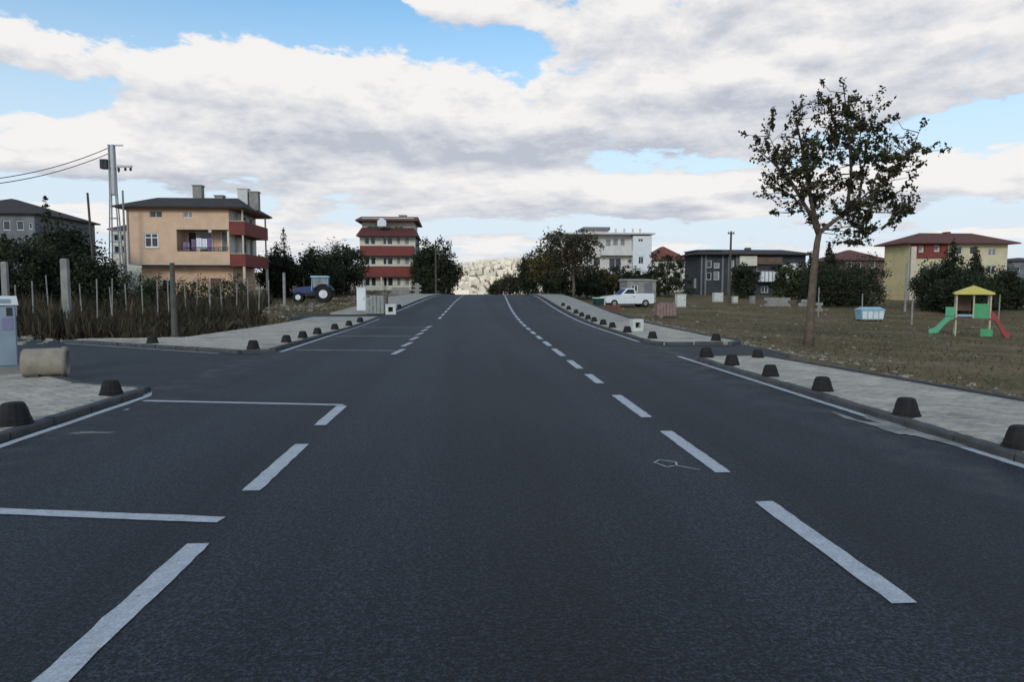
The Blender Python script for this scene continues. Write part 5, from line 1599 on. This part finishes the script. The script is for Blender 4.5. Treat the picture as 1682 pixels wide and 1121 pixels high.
def lot_pts(n):
    out = []
    while len(out) < n:
        y = 20.5 + 36 * random.random() ** 1.5
        x = random.uniform(-46, -7.5)
        lim = -8.9 if y > 24 else -9.4 - (24 - y) * 0
        if y < 24.2 and x > -12 - 0 * y and x < lim: pass
        if x > interp([(20, -13.5), (22.2, -9.2), (31, -8.5), (40, -11.5), (56, -15)], y): continue
        if y < 21.6 + max(0, (-x - 12)) * .66 + .5: continue
        if math.sin(x * .9 + 1.3 * math.sin(y * .6)) + math.sin(y * 1.1 + x * .3) < random.uniform(-2.4, .1): continue
        out.append((x, y, T(x, y) - .03))
    return out
blades('weeds', 'tall dry dark weeds filling the lot before the peach house', lot_pts(30000), .92, .017, 'weed', .16)
blades('weeds', 'low tangled undergrowth between the tall dry weeds', lot_pts(14000), .45, .06, 'weed', .5)


def field_pts(n, x0, x1, y0, y1, p=1.6, right=True):
    out = []
    while len(out) < n:
        y = y0 + (y1 - y0) * random.random() ** p
        x = random.uniform(x0, x1)
        if right:
            e = interp(PAVE['near_right'][1], y) if y < 15.3 else (8.2 if y < 20 else interp(PAVE['far_right'][1], y))
            if x < e + .25: continue
        else:
            if x > interp([(20, -13), (22.2, -8.9), (31, -8.2), (36, -8), (56, -7.5), (110, -3)], y): continue
        if math.sin(x * .55 + 1.7 * math.sin(y * .37)) + math.sin(y * .7 + x * .4) < random.uniform(-2, 1.2): continue
        out.append((x, y, T(x, y) - .015))
    return out
blades('grass', 'sparse dry grass on the playground field', field_pts(42000, 7, 46, 6.5, 62), .10, .02, 'grass', .5, 'grass')
blades('grass', 'patchy grass along the weedy lot and tractor', field_pts(12000, -22, -4, 30, 70, 1.2, False), .16, .03, 'grass', .5, 'grass')


def stones(name, label, pts, s0, s1):
    V, c = [], []
    for p in pts:
        s = random.uniform(s0, s1) * random.choice((.5, .7, 1, 1))
        q = np.array([[-1, -1, -.4], [1, -1, -.4], [1, 1, -.4], [-1, 1, -.4], [-.6, -.6, .55], [.6, -.6, .6], [.6, .6, .5], [-.6, .6, .6]]) * s * .5
        q = q * rng.uniform(.7, 1.3, 3) + rng.normal(size=(8, 3)) * s * .08
        a = random.uniform(0, 6.28); ca, sa = math.cos(a), math.sin(a)
        q = np.stack([q[:, 0] * ca - q[:, 1] * sa, q[:, 0] * sa + q[:, 1] * ca, q[:, 2]], 1) + np.array(p)
        t = random.random()
        for f in ((4, 5, 6, 7), (0, 1, 5, 4), (1, 2, 6, 5), (2, 3, 7, 6), (3, 0, 4, 7)):
            V.append([q[i] for i in f]); c.append(t)
    return tag(quads(name, V, M['stone'], None, c), label, 'rubble', kind='stuff')


def near(ptsf, n):
    return [ptsf() for _ in range(n)]
def right_edge():
    y = random.uniform(6, 45); e = interp(PAVE['near_right'][1], y) if y < 15.3 else (8.1 if y < 20 else interp(PAVE['far_right'][1], y))
    x = e + .25 + abs(random.gauss(0, .9)); return (x, y, T(x, y))
stones('rubble', 'loose stones along the field edge of the pavement', near(right_edge, 900), .03, .13)
def left_patch():
    y = random.uniform(32, 56); x = random.uniform(-16, -8.4); return (x, y, T(x, y))
stones('rubble', 'loose pale stones scattered before the tractor', near(left_patch, 260), .08, .38)
def corner():
    y = random.uniform(20.6, 24.5); x = random.uniform(-16.5, -12.0); return (x, y, T(x, y) + .02)
stones('rubble', 'pale rubble around the foot of the thick concrete post', near(corner, 160), .08, .34)
def crest_l():
    y = random.uniform(60, 92); x = random.uniform(-13, -5); return (x, y, T(x, y))
stones('rubble', 'grey rubble strip below the red banded apartment block', near(crest_l, 160), .1, .5)
def field_any():
    y = random.uniform(16, 60); x = random.uniform(9, 36); return (x, y, T(x, y))
stones('rubble', 'pale stones strewn over the playground field', near(field_any, 200), .04, .22)

# ------------------------------------------------------------------ far sunlit hillside with its town
def far_hill():
    b = MB(); nx, ny = 60, 16
    def hz(x, y):
        t = (y - 900) / 900
        return -14 + 74 * sm(0, 1, t) * (.8 + .2 * math.sin(x * .004 + 1) + .12 * math.sin(x * .011))
    for j in range(ny + 1):
        for i in range(nx + 1):
            x, y = -1500 + 3200 * i / nx, 900 + 900 * j / ny
            b.v.append((x, y, hz(x, y)))
    for j in range(ny):
        for i in range(nx):
            q = j * (nx + 1) + i; b.f.append((q, q + 1, q + nx + 2, q + nx + 1))
    o = b.build('hill', M['hill'], smooth=True); tag(o, kind='structure', label='far hillside beyond the crest of the road')
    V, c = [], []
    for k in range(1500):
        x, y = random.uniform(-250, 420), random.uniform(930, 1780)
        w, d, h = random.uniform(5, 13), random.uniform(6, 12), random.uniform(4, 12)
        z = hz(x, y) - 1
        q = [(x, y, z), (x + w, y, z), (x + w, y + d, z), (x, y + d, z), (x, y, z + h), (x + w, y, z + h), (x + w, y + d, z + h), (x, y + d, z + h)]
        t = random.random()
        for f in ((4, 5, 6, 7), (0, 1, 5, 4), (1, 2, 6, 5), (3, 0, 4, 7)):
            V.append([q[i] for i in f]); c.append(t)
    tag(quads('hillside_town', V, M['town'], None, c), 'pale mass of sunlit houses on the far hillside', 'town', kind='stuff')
far_hill()
